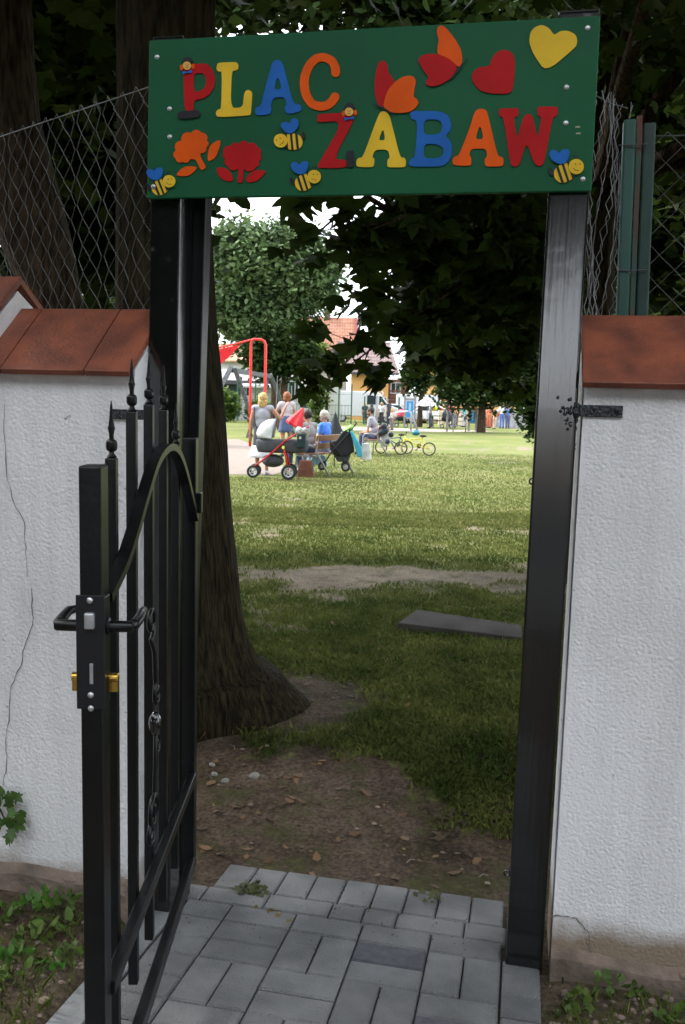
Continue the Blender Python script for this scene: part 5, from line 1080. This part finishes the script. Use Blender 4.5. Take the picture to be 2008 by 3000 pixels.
# fitness equipment
def fit_panel(label, px, d, h, pw):
    r_ = thing('fitness_station', label, 'fitness equipment', gat(px, d), YW-.1, 'outdoor fitness stations'); hh = h
    for s_ in (-1, 1): MB().bar((s_*pw/2, 0, 0), (s_*pw/2, 0, hh), .12).build('pole', M_ALU, r_)
    f_ = MB().box((0, 0, hh*.58), (pw*.7, .04, hh*.5)).build('blue_panel', flat('blue_panel', (.03, .22, .5), .4), r_, False, .01)
    MB().box((0, -.025, hh*.62), (pw*.22, .01, hh*.3)).build('notice', flat('pale_blue_print', (.25, .45, .65)), f_)
    MB().box((0, 0, hh*.88), (pw*.8, .05, hh*.07)).build('header', M_ALU, r_); return r_
fit_panel('blue information panel between two grey poles of the fitness area', 1192, 55, 2.0, .62)
r_ = fit_panel('blue seat panel of a fitness machine further right on the lawn', 1376, 52, 1.4, .42)
r_ = thing('fitness_station', 'pale curved steel bar reaching left from the blue information panel', 'fitness equipment', gat(1165, 50), YW)
MB().tube([Vector((x, 0, z)) for x, z in [L(*q, 1165, 50) for q in ((1140, 1226), (1150, 1214), (1170, 1206), (1196, 1205))]], .05, 8).build('curved_bar', F_WHITE, r_, True)
MB().tube([(.62, 0, 0), (.62, 0, zat(1196, 1205, 50))], .05, 8).build('pole', M_ALU, r_, True); MB().tube([(.62, 0, .9), (1.0, 0, 0)], .05, 8).build('pole', M_ALU, r_, True)
r_ = thing('fitness_station', 'fitness pole with a white oval hand ring on top', 'fitness equipment', gat(1096, 50), YW)
zt_ = zat(1096, 1152, 50); MB().tube([(0, 0, 0), (0, 0, zt_-.15)], .07, 8).build('pole', M_ALU, r_, True)
MB().tube([(math.cos(i*.5236)*.34, 0, zt_+math.sin(i*.5236)*.16) for i in range(12)], .035, 6, close=True).build('hand_ring', F_WHITE, r_, True)
r_ = thing('fitness_station', 'row of grey steel fitness poles with thin bars on the lawn', 'fitness equipment', gat(1302, 50), YW)
for x_, h_ in ((0, 1.7), (.35, .9), (1.05, 1.0)): MB().tube([(x_, 0, 0), (x_, 0, h_)], .06 if x_ == 0 else .035, 8).build('pole', M_ALU, r_, True)
for z_ in (.35, .6, .85): MB().tube([(.35, 0, z_), (1.05, 0, z_)], .025, 6).build('cross_bar', M_ALU, r_, True)
# green mesh fence with posts, along the car park
ff = thing('mesh_fence', 'green welded mesh fence between the meadow and the parked vehicles', 'fence', gat(860, 61), YW)
M_GRN = flat('fence_green', (.015, .09, .06), .5)
zf = 1.9
for px in (640, 690, 742, 790, 840, 882, 919, 952, 985, 1022, 1060, 1110, 1160):
    x_ = (px-860)/F*61; MB().box((x_, 0, (2.7 if px < 1025 else 1.9)/2), (.09, .09, 2.7 if px < 1025 else 1.9)).build('fence_post', M_GRN, ff)
mb = MB(); x0_, x1_ = (600-860)/F*61, (1022-860)/F*61
for i in range(int((x1_-x0_)/.22)): mb.box((x0_+i*.22, .05, .65), (.022, .02, 1.3))
for z_ in (.15, .6, 1.25): mb.box(((x0_+x1_)/2, .05, z_), (x1_-x0_, .03, .03))
mb.box(((x0_+x1_)/2, .05, 2.0), (x1_-x0_, .02, .02))
mb.build('mesh_panel', M_GRN, ff)
# ------------------------------------------------------------------ buildings
def bld(name, label, px0, d, cat='house'): return thing(name, label, cat, gat(px0, d), YW)
def roofp(root, pts_front, pts_ridge, m_, name='roof', th_=.15):
    v = [Vector(p) for p in (*pts_front, *pts_ridge[::-1])]; n_ = len(v); nn = (v[1]-v[0]).cross(v[2]-v[1]).normalized()*th_
    mb = MB(); mb.add(v+[q-nn for q in v], [tuple(range(n_)), tuple(range(2*n_-1, n_-1, -1))]+[(i, (i+1) % n_, (i+1) % n_+n_, i+n_) for i in range(n_)]); return mb.build(name, m_, root)
def tilemat(name, c1, c2):
    m_ = mat(name, c1, .8, vs=3, col2=c2, det=8); t = m_.node_tree; n = t.nodes; l = t.links; b = n['Principled BSDF']; src = b.inputs['Base Color'].links[0].from_socket
    tcn = n.new('ShaderNodeTexCoord'); w1 = n.new('ShaderNodeTexWave'); w1.inputs['Scale'].default_value = 1.3; w1.bands_direction = 'X'; w2 = n.new('ShaderNodeTexWave'); w2.inputs['Scale'].default_value = 1.0; w2.bands_direction = 'Z'
    for w_ in (w1, w2): l.new(tcn.outputs['Object'], w_.inputs['Vector'])
    ad_ = n.new('ShaderNodeMath'); ad_.operation = 'MULTIPLY'; l.new(w1.outputs['Fac'], ad_.inputs[0]); l.new(w2.outputs['Fac'], ad_.inputs[1])
    rp = n.new('ShaderNodeMapRange'); rp.inputs['To Min'].default_value = .55; rp.inputs['To Max'].default_value = 1.15; l.new(ad_.outputs[0], rp.inputs['Value'])
    q = n.new('ShaderNodeVectorMath'); q.operation = 'SCALE'; l.new(src, q.inputs[0]); l.new(rp.outputs[0], q.inputs['Scale']); l.new(q.outputs[0], b.inputs['Base Color']); return m_
M_RT = tilemat('orange_roof_tiles', (.36, .16, .095), (.26, .1, .06)); M_RT2 = tilemat('mauve_roof_tiles', (.22, .15, .145), (.15, .1, .1)); M_RT3 = tilemat('sandy_roof_tiles', (.45, .3, .18), (.33, .2, .12))
M_YEL = mat('yellow_render', (.45, .25, .085), .9, vs=.6, var=.1); M_WHT = mat('white_render', (.4, .4, .37), .9, vs=.5, var=.12); M_GRYR = mat('grey_felt_roof', (.2, .19, .19), .9, vs=1, var=.2)
M_GLASS = flat('window_glass', (.02, .025, .03), .15); M_BRN = flat('brown_timber', (.09, .045, .03)); M_FRM = flat('white_frame', (.45, .45, .45))
def window(root, x, z, w_, h_, y=-.02):
    f_ = MB().box((x, y, z), (w_+.16, .08, h_+.16)).build('window', M_FRM, root); MB().box((x, y-.045, z), (w_, .02, h_)).build('pane', M_GLASS, f_)
    MB().box((x, y-.06, z), (.05, .02, h_)).build('glazing_bar', M_FRM, f_); return f_
# orange roofed house
d = 84; hs_ = bld('house', 'house with bright orange tiled gable roof rising above the trees', 960, d); Q = lambda x, y: L(x, y, 960, d)
xr, zr = Q(1042, 932); xe, ze = Q(1062, 1050); xl_, _ = Q(850, 932)
roofp(hs_, [(xl_-2, -4, ze-1.2), (xe-.6, -4, ze-1.2)], [(xl_-2, 1, zr), (xr, 1, zr)], M_RT)
roofp(hs_, [(xl_-2, 6, ze-1.2), (xe-.6, 6, ze-1.2)], [(xl_-2, 1, zr+.02), (xr, 1, zr+.02)], M_RT, 'roof')
MB().prism([(-3.5, 0), (5.5, 0), (5.5, ze-1.2), (1, zr-.2), (-3.5, ze-1.2)], xl_-1.6, xe-1.4, 'xz').build('wall', M_WHT, hs_)
o = [x for x in C.objects if x.parent == hs_ and x.name.startswith('wall')][0]; o.data.transform(Matrix(((0, 1, 0, 0), (1, 0, 0, 0), (0, 0, 1, 0), (0, 0, 0, 1)))); o.data.flip_normals()
MB().bar((xe-.55, -4.1, ze-1.3), (xr+.05, 1, zr+.05), .3, .35, (1, 0, 0)).build('bargeboard', flat('dark_red_board', (.16, .04, .035)), hs_)
MB().bar((xe-.55, 6.1, ze-1.3), (xr+.05, 1, zr+.05), .3, .35, (1, 0, 0)).build('bargeboard', MATS['dark_red_board'], hs_)
MB().box((xr-2.6, 1, zr+.4), (.5, .5, .9)).build('chimney', M_BRN, hs_)
# yellow house with mauve roof and brown balcony
d = 76; h2 = bld('house', 'yellow house with mauve tiled roof and brown timber balcony', 1110, d); Q = lambda x, y: L(x, y, 1110, d)
xa, zt_ = Q(1030, 1093); xb, _ = Q(1140, 1093)
MB().box(((xa+xb)/2, 3, zt_/2), (xb-xa, 6, zt_)).build('wall', M_YEL, h2)
x1_, z1_ = Q(1168, 1094); x2_, z2_ = Q(1135, 1000); x3_, _ = Q(1040, 1000)
roofp(h2, [(xa-.6, -.8, z1_), (x1_, -.8, z1_)], [(x3_-1.5, 3, z2_), (x2_+.4, 3, z2_)], M_RT2); roofp(h2, [(xa-.6, 6.8, z1_), (x1_, 6.8, z1_)], [(x3_-1.5, 3, z2_+.02), (x2_+.4, 3, z2_+.02)], M_RT2)
MB().box(((xa+x1_)/2-.3, -.85, z1_-.1), (x1_-xa+.6, .12, .16)).build('gutter', flat('dark_gutter', (.03, .035, .06)), h2)
xc, zc_ = Q(1142, 1110); xd, _ = Q(1200, 1110); MB().box(((xc+xd)/2, 2.4, zc_/2), (xd-xc, 4, zc_)).build('stair_wing', flat('brown_brick', (.15, .075, .05)), h2)
for z_ in range(4): MB().box(((xc+xd)/2, .34, zc_-1.0-z_*.28), (xd-xc, .08, .12)).build('balcony_rail', M_BRN, h2)
window(h2, (xa+xb)/2+.9, zt_-2.5, 1.0, 1.0); window(h2, xc+.55, zc_-.75, .7, .8, .38)
# third house behind the market
d = 74; h3 = bld('house', 'yellow house half hidden behind the dark trees on the right', 1330, d); Q = lambda x, y: L(x, y, 1330, d)
xa, zt_ = Q(1262, 1075); xb, _ = Q(1540, 1075); MB().box(((xa+xb)/2, 3, zt_/2), (xb-xa, 6, zt_)).build('wall', M_YEL, h3)
roofp(h3, [(xa-.6, -.7, zt_-.1), (xb+.6, -.7, zt_-.1)], [(xa-.2, 3, zt_+2.4), (xb, 3, zt_+2.4)], M_RT2); roofp(h3, [(xa-.6, 6.7, zt_-.1), (xb+.6, 6.7, zt_-.1)], [(xa-.2, 3, zt_+2.42), (xb, 3, zt_+2.42)], M_RT2)
xw, zw = Q(1298, 1152); window(h3, xw, zw, .5, .75); xw, zw = Q(1400, 1130); window(h3, xw, zw, .6, .8)
# white shed with grey flat roof
d = 64; sh_ = bld('shed', 'long white outbuilding with a low grey sloping roof', 770, d, 'outbuilding'); Q = lambda x, y: L(x, y, 770, d)
xa, zt_ = Q(560, 1112); xb, _ = Q(882, 1112); MB().box(((xa+xb)/2, 2.5, zt_/2), (xb-xa, 5, zt_)).build('wall', M_WHT, sh_)
_, zr_ = Q(770, 1086); xre, _ = Q(896, 1086); roofp(sh_, [(xa-.3, -.7, zt_-.05), (xb-1.2, -.7, zt_-.05)], [(xa-.3, 4.2, zr_+.2), (xre, 4.2, zr_+.2)], M_GRYR)
MB().bar((xb-1.2, -.75, zt_-.15), (xre, 4.2, zr_+.1), .2, .35).build('fascia', flat('dark_fascia', (.045, .045, .05)), sh_); MB().box(((xa+xb)/2-.8, -.72, zt_-.12), (xb-xa-.8, .1, .28)).build('fascia', MATS['dark_fascia'], sh_)
for px, w_ in ((845, .42), (865, .42), (822, .4), (722, .5)): x_, z_ = Q(px, 1142); window(sh_, x_, z_, w_, 1.1 if px > 800 else .8)
x_, z_ = Q(672, 1150); MB().box((x_, -.03, z_/2+.5), (1.6, .08, 2.3)).build('shed_door', flat('dark_doorway', (.03, .04, .04)), sh_)
# lean-to
x1_, z1_ = Q(716, 1128); x2_, _ = Q(800, 1128); MB().box(((x1_+x2_)/2, -1.0, z1_), (x2_-x1_, 1.8, .14), Matrix.Rotation(R(7), 3, 'X')).build('awning', M_FRM, sh_)
# sandy-roofed house behind
d = 74; h4 = bld('house', 'small pale house with sandy tiled roof behind the outbuilding', 680, d); Q = lambda x, y: L(x, y, 680, d)
xa, zt_ = Q(560, 1052); xb, _ = Q(722, 1052); MB().box(((xa+xb)/2, 3, zt_/2), (xb-xa, 6, zt_)).build('wall', M_WHT, h4); _, zr_ = Q(690, 1028)
roofp(h4, [(xa-.4, -.6, zt_-.05), (xb+.5, -.6, zt_-.05)], [(xa-.2, 3, zr_+.6), (xb-.2, 3, zr_+.6)], M_RT3); roofp(h4, [(xa-.4, 6.6, zt_-.05), (xb+.5, 6.6, zt_-.05)], [(xa-.2, 3, zr_+.62), (xb-.2, 3, zr_+.62)], M_RT3)
# white boards of the yard
gw = thing('yard_wall', 'smooth white yard screen behind the green mesh fence', 'wall', gat(955, 63), YW); x0_, _ = L(905, 1130, 955, 63); x1_, zt_ = L(1000, 1132, 955, 63)
MB().box(((x0_+x1_)/2, 0, zt_/2), (x1_-x0_, .12, zt_)).build('panel', M_WHT, gw)
# vehicles
M_CARW = flat('white_car_paint', (.45, .46, .47), .3, var=.03); M_CARG = flat('glass_dark', (.02, .03, .035), .1)
def van(label, px, d, rz):
    v_ = thing('van', label, 'van', gat(px, d), rz)
    prof = [(-2.6, .45), (2.3, .45), (2.5, .7), (2.45, 1.1), (1.75, 1.35), (1.1, 2.15), (.8, 2.3), (-2.5, 2.3), (-2.65, 2.1)]
    MB().prism(prof, -.95, .95).build('body', M_CARW, v_, False, .06)
    MB().prism([(1.0, 1.35), (1.6, 1.35), (1.08, 2.02), (1.0, 2.02)], -.965, -.955).build('side_window', M_CARG, v_); MB().prism([(.1, 1.35), (.92, 1.35), (.92, 2.02), (.1, 2.02)], -.965, -.955).build('side_window', M_CARG, v_)
    MB().bar((1.72, 0, 1.42), (1.16, 0, 2.1), .02, 1.7, (0, 1, 0)).build('windscreen', M_CARG, v_)
    for x in (-1.7, 1.6):
        for y in (-.85, .85): wheel(v_, (x, y, .33), .33, sp=5, tw=.07)
    for y in (-.7, .7): MB().ell((2.46, y, .85), (.06, .14, .1)).build('headlight', F_WHITE, v_, True)
    MB().box((-.1, -.965, .75), (.12, .02, .12)).build('fuel_flap', F_BLACK, v_)
    return v_
van('white delivery van parked behind the mesh fence, nose to the right', 1062, 67, YW)
def car(label, px, d, rz, col):
    v_ = thing('car', label, 'car', gat(px, d), rz, 'cars parked beyond the meadow'); pm_ = flat('paint'+label[:8], col, .25, var=.03)
    MB().prism([(-2.1, .3), (2.1, .3), (2.15, .65), (1.9, .85), (.95, .95), (.35, 1.42), (-1.0, 1.45), (-1.75, 1.0), (-2.1, .9)], -.85, .85).build('body', pm_, v_, False, .08)
    for s_ in (-1, 1): MB().prism([(.75, .98), (.3, 1.34), (-.95, 1.36), (-1.5, 1.0)], s_*.855-.01, s_*.855+.01).build('side_window', M_CARG, v_)
    MB().bar((.98, 0, .98), (.42, 0, 1.4), .02, 1.4, (0, 1, 0)).build('windscreen', M_CARG, v_)
    for x in (-1.3, 1.3):
        for y in (-.78, .78): wheel(v_, (x, y, .3), .3, sp=5, tw=.06)
    return v_
car('small white car parked by the outbuilding', 888, 66, YW+.3, (.6, .62, .62)); car('silver car standing in the car park left of the blue panel', 1150, 68, YW-.1, (.35, .37, .4)); car('white car behind the market visitors', 1235, 70, YW+math.pi, (.62, .63, .64))
tr_ = thing('trailer', 'plain white box trailer left of the yellow house in the car park', 'trailer', gat(1215, 71), YW); MB().box((0, 0, 1.35), (3.4, 1.8, 1.7)).build('box_body', M_CARW, tr_, False, .05)
for x in (-.5, .5): wheel(tr_, (x, -.85, .3), .3, sp=5, tw=.06)
MB().bar((1.6, 0, .5), (2.6, 0, .45), .08).build('drawbar', M_ALU, tr_)
# visitors in the distance
kid = [
 (1062, 62, 1.45, 0.3, (.04, .045, .05), (.05, .05, .06), 'child in dark grey standing left of the fitness pole'),
 (1081, 61, 1.35, 0.6, (.03, .2, .22), (.03, .12, .2), 'child in turquoise clothes left of the hand ring pole'),
 (1110, 60, 1.5, 2.8, (.5, .52, .55), (.03, .03, .04), 'visitor in white top right of the hand ring pole'),
 (1131, 58, 1.72, 1.2, (.05, .055, .07), (.03, .035, .05), 'adult in dark jacket standing before the brick wing'),
 (1142, 50, 1.15, 2.2, (.45, .42, .38), (.1, .1, .1), 'toddler in pale clothes behind the seated bearded man'),
 (1252, 56, 1.65, 1.8, (.3, .32, .36), (.04, .06, .1), 'visitor in grey under the patterned parasol'),
 (1312, 60, 1.6, 0., (.5, .1, .12), (.05, .05, .08), 'visitor in red at the market stalls'),
 (1330, 62, 1.65, 2., (.6, .3, .1), (.1, .1, .12), 'visitor in orange top at the market stalls'),
 (1350, 61, 1.5, 1., (.1, .35, .45), (.4, .4, .42), 'visitor in blue green near the blue seat panel'),
 (1425, 60, 1.6, 2.4, (.45, .15, .06), (.4, .12, .06), 'visitor in rusty orange clothes right of the stout trunk'),
 (1441, 58, 1.2, 1.4, (.5, .25, .12), (.45, .3, .2), 'child crouching near the orange dressed visitor'),
 (1462, 60, 1.68, 0.4, (.65, .65, .68), (.08, .14, .35), 'visitor in white top and blue trousers beside the tents'),
 (1478, 60, 1.55, 2.9, (.08, .15, .4), (.08, .1, .2), 'visitor in blue jacket close to the white dressed one')]
for px, d, h, rz, c1, c2, lb in kid:
    person(lb, gat(px, d), rz, stand(h, w=1.0), [('shirt', flat('top%d' % px, c1), .6), ('trousers', flat('leg%d' % px, c2), 2), ('shoe', F_BLACK)], (H_DARK if px % 2 else H_BLOND, .03), 'visitors in the distance', vox=.02)
def pushchair(label, px, d, col):
    r_ = thing('pushchair', label, 'pushchair', gat(px, d), YW)
    for x in (-.3, .3): wheel(r_, (x, -.2, .14), .14, sp=6, tw=.025); 
    MB().tube([(-.3, 0, .15), (.1, 0, .6), (.4, 0, 1.05)], .02, 6).build('frame', M_ALU, r_, True); MB().tube([(.3, 0, .15), (-.1, 0, .6)], .02, 6).build('frame', M_ALU, r_, True)
    mb = MB(); mb.ell((-.02, 0, .6), (.32, .2, .2)); mb.build('seat', F_BLACK, r_, True); mb = MB(); mb.ell((.0, 0, .85), (.3, .22, .3)); mb.build('hood', flat('hood'+label[:5], col), r_, True); return r_
pushchair('red and pink hooded pushchair left of the blue information panel', 1168, 56, (.6, .08, .12)); pushchair('dark pushchair under the parasol beyond the lawn', 1300, 57, (.04, .045, .06))
us = thing('parasol', 'patterned grey parasol open beside the market', 'parasol', gat(1243, 55), YW); MB().tube([(0, 0, 0), (0, 0, 1.75)], .02, 6).build('pole', M_ALU, us)
mb = MB(); n_ = 16; v = [(0, 0, 1.85)]
for j in (1, 2, 3): v += [(.27*j*math.cos(k*6.2832/n_), .27*j*math.sin(k*6.2832/n_), 1.85-.055*j*j*(1 if k % 2 else .9)) for k in range(n_)]
mb.add(v, [(0, 1+k, 1+(k+1) % n_) for k in range(n_)]+[(1+j*n_+k, 1+(j+1)*n_+k, 1+(j+1)*n_+(k+1) % n_, 1+j*n_+(k+1) % n_) for j in (0, 1) for k in range(n_)]); mb.build('canopy', flat('parasol_print', (.35, .33, .38), var=.7, vs=6), us, True)
for (px, d, col, lb, w_, h_) in ((1470, 63, (.4, .42, .5), 'pale blue market stall with a pitched cover', 1.6, 1.1), (1500, 61, (.3, .3, .32), 'grey market stall nearest the dark bushy tree', 1.3, 1.5), (1320, 66, (.6, .5, .35), 'cream market stall with coloured goods', 2.2, 1.5), (1420, 64, (.5, .13, .08), 'low orange red market stall right of the stout trunk', 1.6, .9)):
    t_ = thing('market_stall', lb, 'stall', gat(px, d), YW, 'market stalls in the distance'); mm = flat('cover%d' % px, col, var=.3, vs=4)
    MB().box((0, 0, h_*.35), (w_, .8, h_*.7)).build('counter', mm, t_); MB().prism([(-w_/2-.1, h_*.95), (w_/2+.1, h_*.95), (0, h_*1.3)], -.6, .6).build('cover', mm, t_)
    for s_ in (-1, 1): MB().box((s_*w_/2, -.5, h_*.5), (.05, .05, h_)).build('stall_pole', M_ALU, t_)
    for k in range(5): MB().ell((-w_/2+.2+k*w_/5, -.2, h_*.7+.08), (.12, .1, .1)).build('goods', flat('goods%d' % k, ((.6, .1, .1), (.1, .3, .6), (.7, .6, .1), (.1, .5, .3), (.6, .6, .6))[k]), t_, True)
mb = MB(); p_ = gat(1263, 56); mb.ell((0, 0, 0), (.2, .2, .2)); mb.tube([(0, 0, -.2), (.02, 0, -zat(1263, 1195, 56)+.3)], .006, 4); tag(mb.build('balloon', flat('yellow_rubber', (.75, .62, .03), .3), None, True, loc=(p_.x, p_.y, zat(1263, 1195, 56))), 'round yellow balloon at the edge of the market', 'balloon')
pt_ = thing('picnic_table', 'grey picnic table at the far edge of the lawn right of the parasol', 'table', gat(1290, 58), YW)
MB().box((0, 0, .75), (1.8, .7, .06)).build('table_top', M_BEAM, pt_); 
for s_ in (-1, 1): MB().box((0, s_*.65, .45), (1.8, .25, .05)).build('bench_plank', M_BEAM, pt_); MB().bar((s_*.7, -.7, 0), (s_*.7, .25, .74), .09).build('leg', M_BEAM, pt_); MB().bar((s_*.7, .7, 0), (s_*.7, -.25, .74), .09).build('leg', M_BEAM, pt_)
# ================================================================== FOREGROUND PLANTS
def rosette(label, px, py, z0, n_, size, hgt, col, shape=OVAL, cat='weed', group='weeds along the foot of the wall', name='weed', up=.7):
    b_ = G(px, py, -.03 if px < 900 else -.11); r_ = thing(name, label, cat, b_, 0, group)
    k = n_; a_ = RNG.uniform(0, 6.28, k); L_ = RNG.uniform(.2, 1, k); pp = np.stack([np.cos(a_)*L_*size*1.4, np.sin(a_)*L_*size*1.4, (1-L_*.6)*hgt*RNG.uniform(.3, 1, k)], 1)
    leaves('foliage', pp, RNG.uniform(size*.5, size, k), shape, flat('w%02d%02d' % (px % 97, py % 89), col, .5, var=.35, vs=20, trans=.3), r_, -up, .8)
    MB_ = MB()
    for q in pp[::2]: MB_.tube([(0, 0, -.01), (q[0]*.5, q[1]*.5, q[2]*.7), tuple(q)], .0012, 4)
    MB_.build('stem', flat('weed_stem', (.07, .1, .03)), r_); return r_
zg = -.03
WG = (.1, .2, .03)
for (px, py, n_, s_, h_, sh2, lb) in (
    (120, 2760, 26, .045, .07, OVAL, 'leafy dandelion like weed in the middle of the left bed'), (190, 2700, 24, .05, .1, OVAL, 'tall narrow leaved weed beside the gate in the left bed'), (60, 2820, 20, .04, .05, OVAL, 'low broad weed at the left picture edge'),
    (205, 2810, 20, .028, .05, MAPLE, 'small lobed weed close to the gate stile'), (20, 2700, 18, .035, .06, OVAL, 'upright weed under the ivy at the left'), (110, 2680, 20, .05, .08, DIAM, 'grassy weed tuft at the wall foot'), (25, 2880, 22, .04, .05, OVAL, 'bottom left weed near the picture corner'), (150, 2850, 14, .03, .03, OVAL, 'sparse weed on the bare soil of the left bed'),
    (1690, 2960, 22, .04, .05, DIAM, 'grassy weed right of the paving edge'), (1780, 2930, 14, .04, .09, DIAM, 'thin stalked weed under the wall crack'), (1870, 2925, 20, .026, .04, OVAL, 'small leaved weed under the right wall'), (1960, 2990, 24, .04, .05, OVAL, 'round leaved weed in the lower right corner')):
    rosette(lb, px, py, zg, n_, s_, h_, (WG[0]*random.uniform(.7, 1.2), WG[1]*random.uniform(.7, 1.1), WG[2]), sh2)
def reg_l():
    p = G(random.uniform(-300, 300), random.uniform(2660, 3100), zg); 
    return (p.x, p.y) if p.y < YL-.03 and p.x < pL-.42*U-.1 else None
def reg_r():
    p = G(random.uniform(1600, 2300), random.uniform(2880, 3150), -.11); return (p.x, p.y) if p.y < D-.03 and p.x > pR+U*1.15 else None
tag(blades('bed_grass', 650, reg_l, .02, .06, M_GR, 1.3, .0022), 'thin grass and seedlings in the left bed at the wall foot', 'grass')
tag(blades('bed_grass', 380, reg_r, .02, .05, M_GR, 1.3, .0022), 'thin grass and seedlings in the right bed at the wall foot', 'grass')
for reg_, nm in ((reg_l, 'left'), (reg_r, 'right')):
    mb = MB(); k = 0
    while k < 260:
        p = reg_()
        if p: r2 = abs(random.gauss(0, .004))+.002; mb.ell((p[0], p[1], gz(*p)+r2*.4), (r2*1.2, r2, r2*.7), 6, 4); k += 1
    tag(mb.build('gravel_crumbs', M_PLINTH), 'crumbs of soil and grit in the %s bed' % nm, 'soil crumbs', kind='stuff')
# ivy on the left wall
iv = thing('ivy', 'small ivy sprig climbing on the white wall at the left edge', 'ivy', P(20, 2380, YL-.01))
pts = [P(*q, YL-.012)-iv.location for q in ((-60, 2330), (0, 2370), (25, 2420), (45, 2400), (30, 2455))]
MB().tube(pts, .0025, 5).build('stem', M_BARK, iv, True)
pp = np.array([P(*q, YL-.02-random.uniform(0, .03))-iv.location for q in ((20, 2325), (50, 2330), (5, 2345), (35, 2350), (10, 2310), (45, 2375), (60, 2385), (70, 2375), (40, 2400), (25, 2395), (50, 2410), (5, 2400), (38, 2430), (30, 2450), (-20, 2340), (-30, 2380), (45, 2320))])
k = len(pp); a_ = RNG.uniform(-2.6, -.5, k); V = []
for p_, aa in zip(pp, a_):
    s_ = random.uniform(.028, .045); t_ = Vector((math.cos(aa), random.uniform(-.4, .1), math.sin(aa))).normalized(); sd2 = t_.cross(Vector((random.uniform(-.4, .4), -1, random.uniform(0, .6)))).normalized(); nn = sd2.cross(t_)
    V += [Vector(p_)+(sd2*x+t_*y+nn*abs(x)*.3)*s_ for x, y in MAPLE]
fastmesh('leaf', [tuple(v) for v in V], np.arange(k*len(MAPLE)).reshape(k, -1), len(MAPLE), mat('ivy_leaf', (.08, .15, .03), .35, vs=25, col2=(.03, .07, .015), trans=.15), iv)
# ================================================================== UNSEEN STREET SIDE (added for its reflection in the paint and shade on the wall)
for k, (x, y, h, r_, z0_) in enumerate(((-7.5, -5.5, 6.2, 3.4, 0), (-4.2, -9.5, 6.2, 3.2, 0), (6.4, -8.0, 6.2, 3.3, 0), (9.5, -3.0, 6.0, 3.4, 0), (.8, -11.5, 7.6, 3.8, 0), (-11, -1.0, 5.6, 3.2, 0))):  # trees added out of view to darken reflections and shade the wall
    t_ = thing('unseen_shade_tree', ('unseen tree added left of the street for shade', 'unseen tree added left of the gap between the hedges', 'unseen tree added right of the gap between the hedges', 'roadside tree at the right end of the wall', 'unseen tree added above the gap between the hedges', 'roadside tree at the left end of the wall')[k], 'tree', (x, y, 0), 0, 'unseen trees added for shade and reflections')
    tx = 3.2 if k == 4 else 0
    trunk('trunk', [(tx, 0, -.1), (tx, 0, 2), (tx*.8+.1, 0, 4), (0, 0, h)], [.3, .22, .18, .05], M_BARK, t_, 14)
    lo_ = [((0, 0, h), (r_, r_*.8, 2.4), 4), ((r_*.5, 0, h-2.0), (r_*.7, r_*.6, 1.5), 2.5), ((-r_*.5, .4, h-2.2), (r_*.7, r_*.6, 1.5), 2.5)]
    if k != 4: lo_.append(((0, 0, h-3.8), (r_*.8, r_*.6, 1.5), 2))
    leaves('crown', lobes_pts(lo_, 4200, .4), .55, OVAL, M_LEAF, t_)
MB().box((0, -6.0, -.01), (60, 10.4, .22)).build('added_road', mat('asphalt', (.05, .05, .052), .9, vs=30, bump=.4)); tag(C.objects['added_road'], kind='structure')  # added dark strip behind the camera to dim reflections and bounced light
for k, (x0_, x1_) in enumerate(((-14, -1.3), (2.3, 14))):  # unseen hedges added; their gap puts a bright reflection on the right post
    h_ = thing('added_hedge', ('unseen leafy screen added across the street left of the gap', 'unseen leafy screen added across the street right of the gap')[k], 'added_hedge', ((x0_+x1_)/2, -12.5, 0), 0, 'unseen hedges added for reflections')
    MB().box((0, 0, 1.4), (x1_-x0_, .7, 2.8)).build('added_hedge_core', M_LEAFD, h_); w_ = x1_-x0_
    pp = np.stack([RNG.uniform(-w_/2, w_/2, 6000), RNG.uniform(-.45, .45, 6000), RNG.uniform(0, 3.0, 6000)], 1); leaves('foliage', pp, .22, OVAL, M_LEAFD, h_)
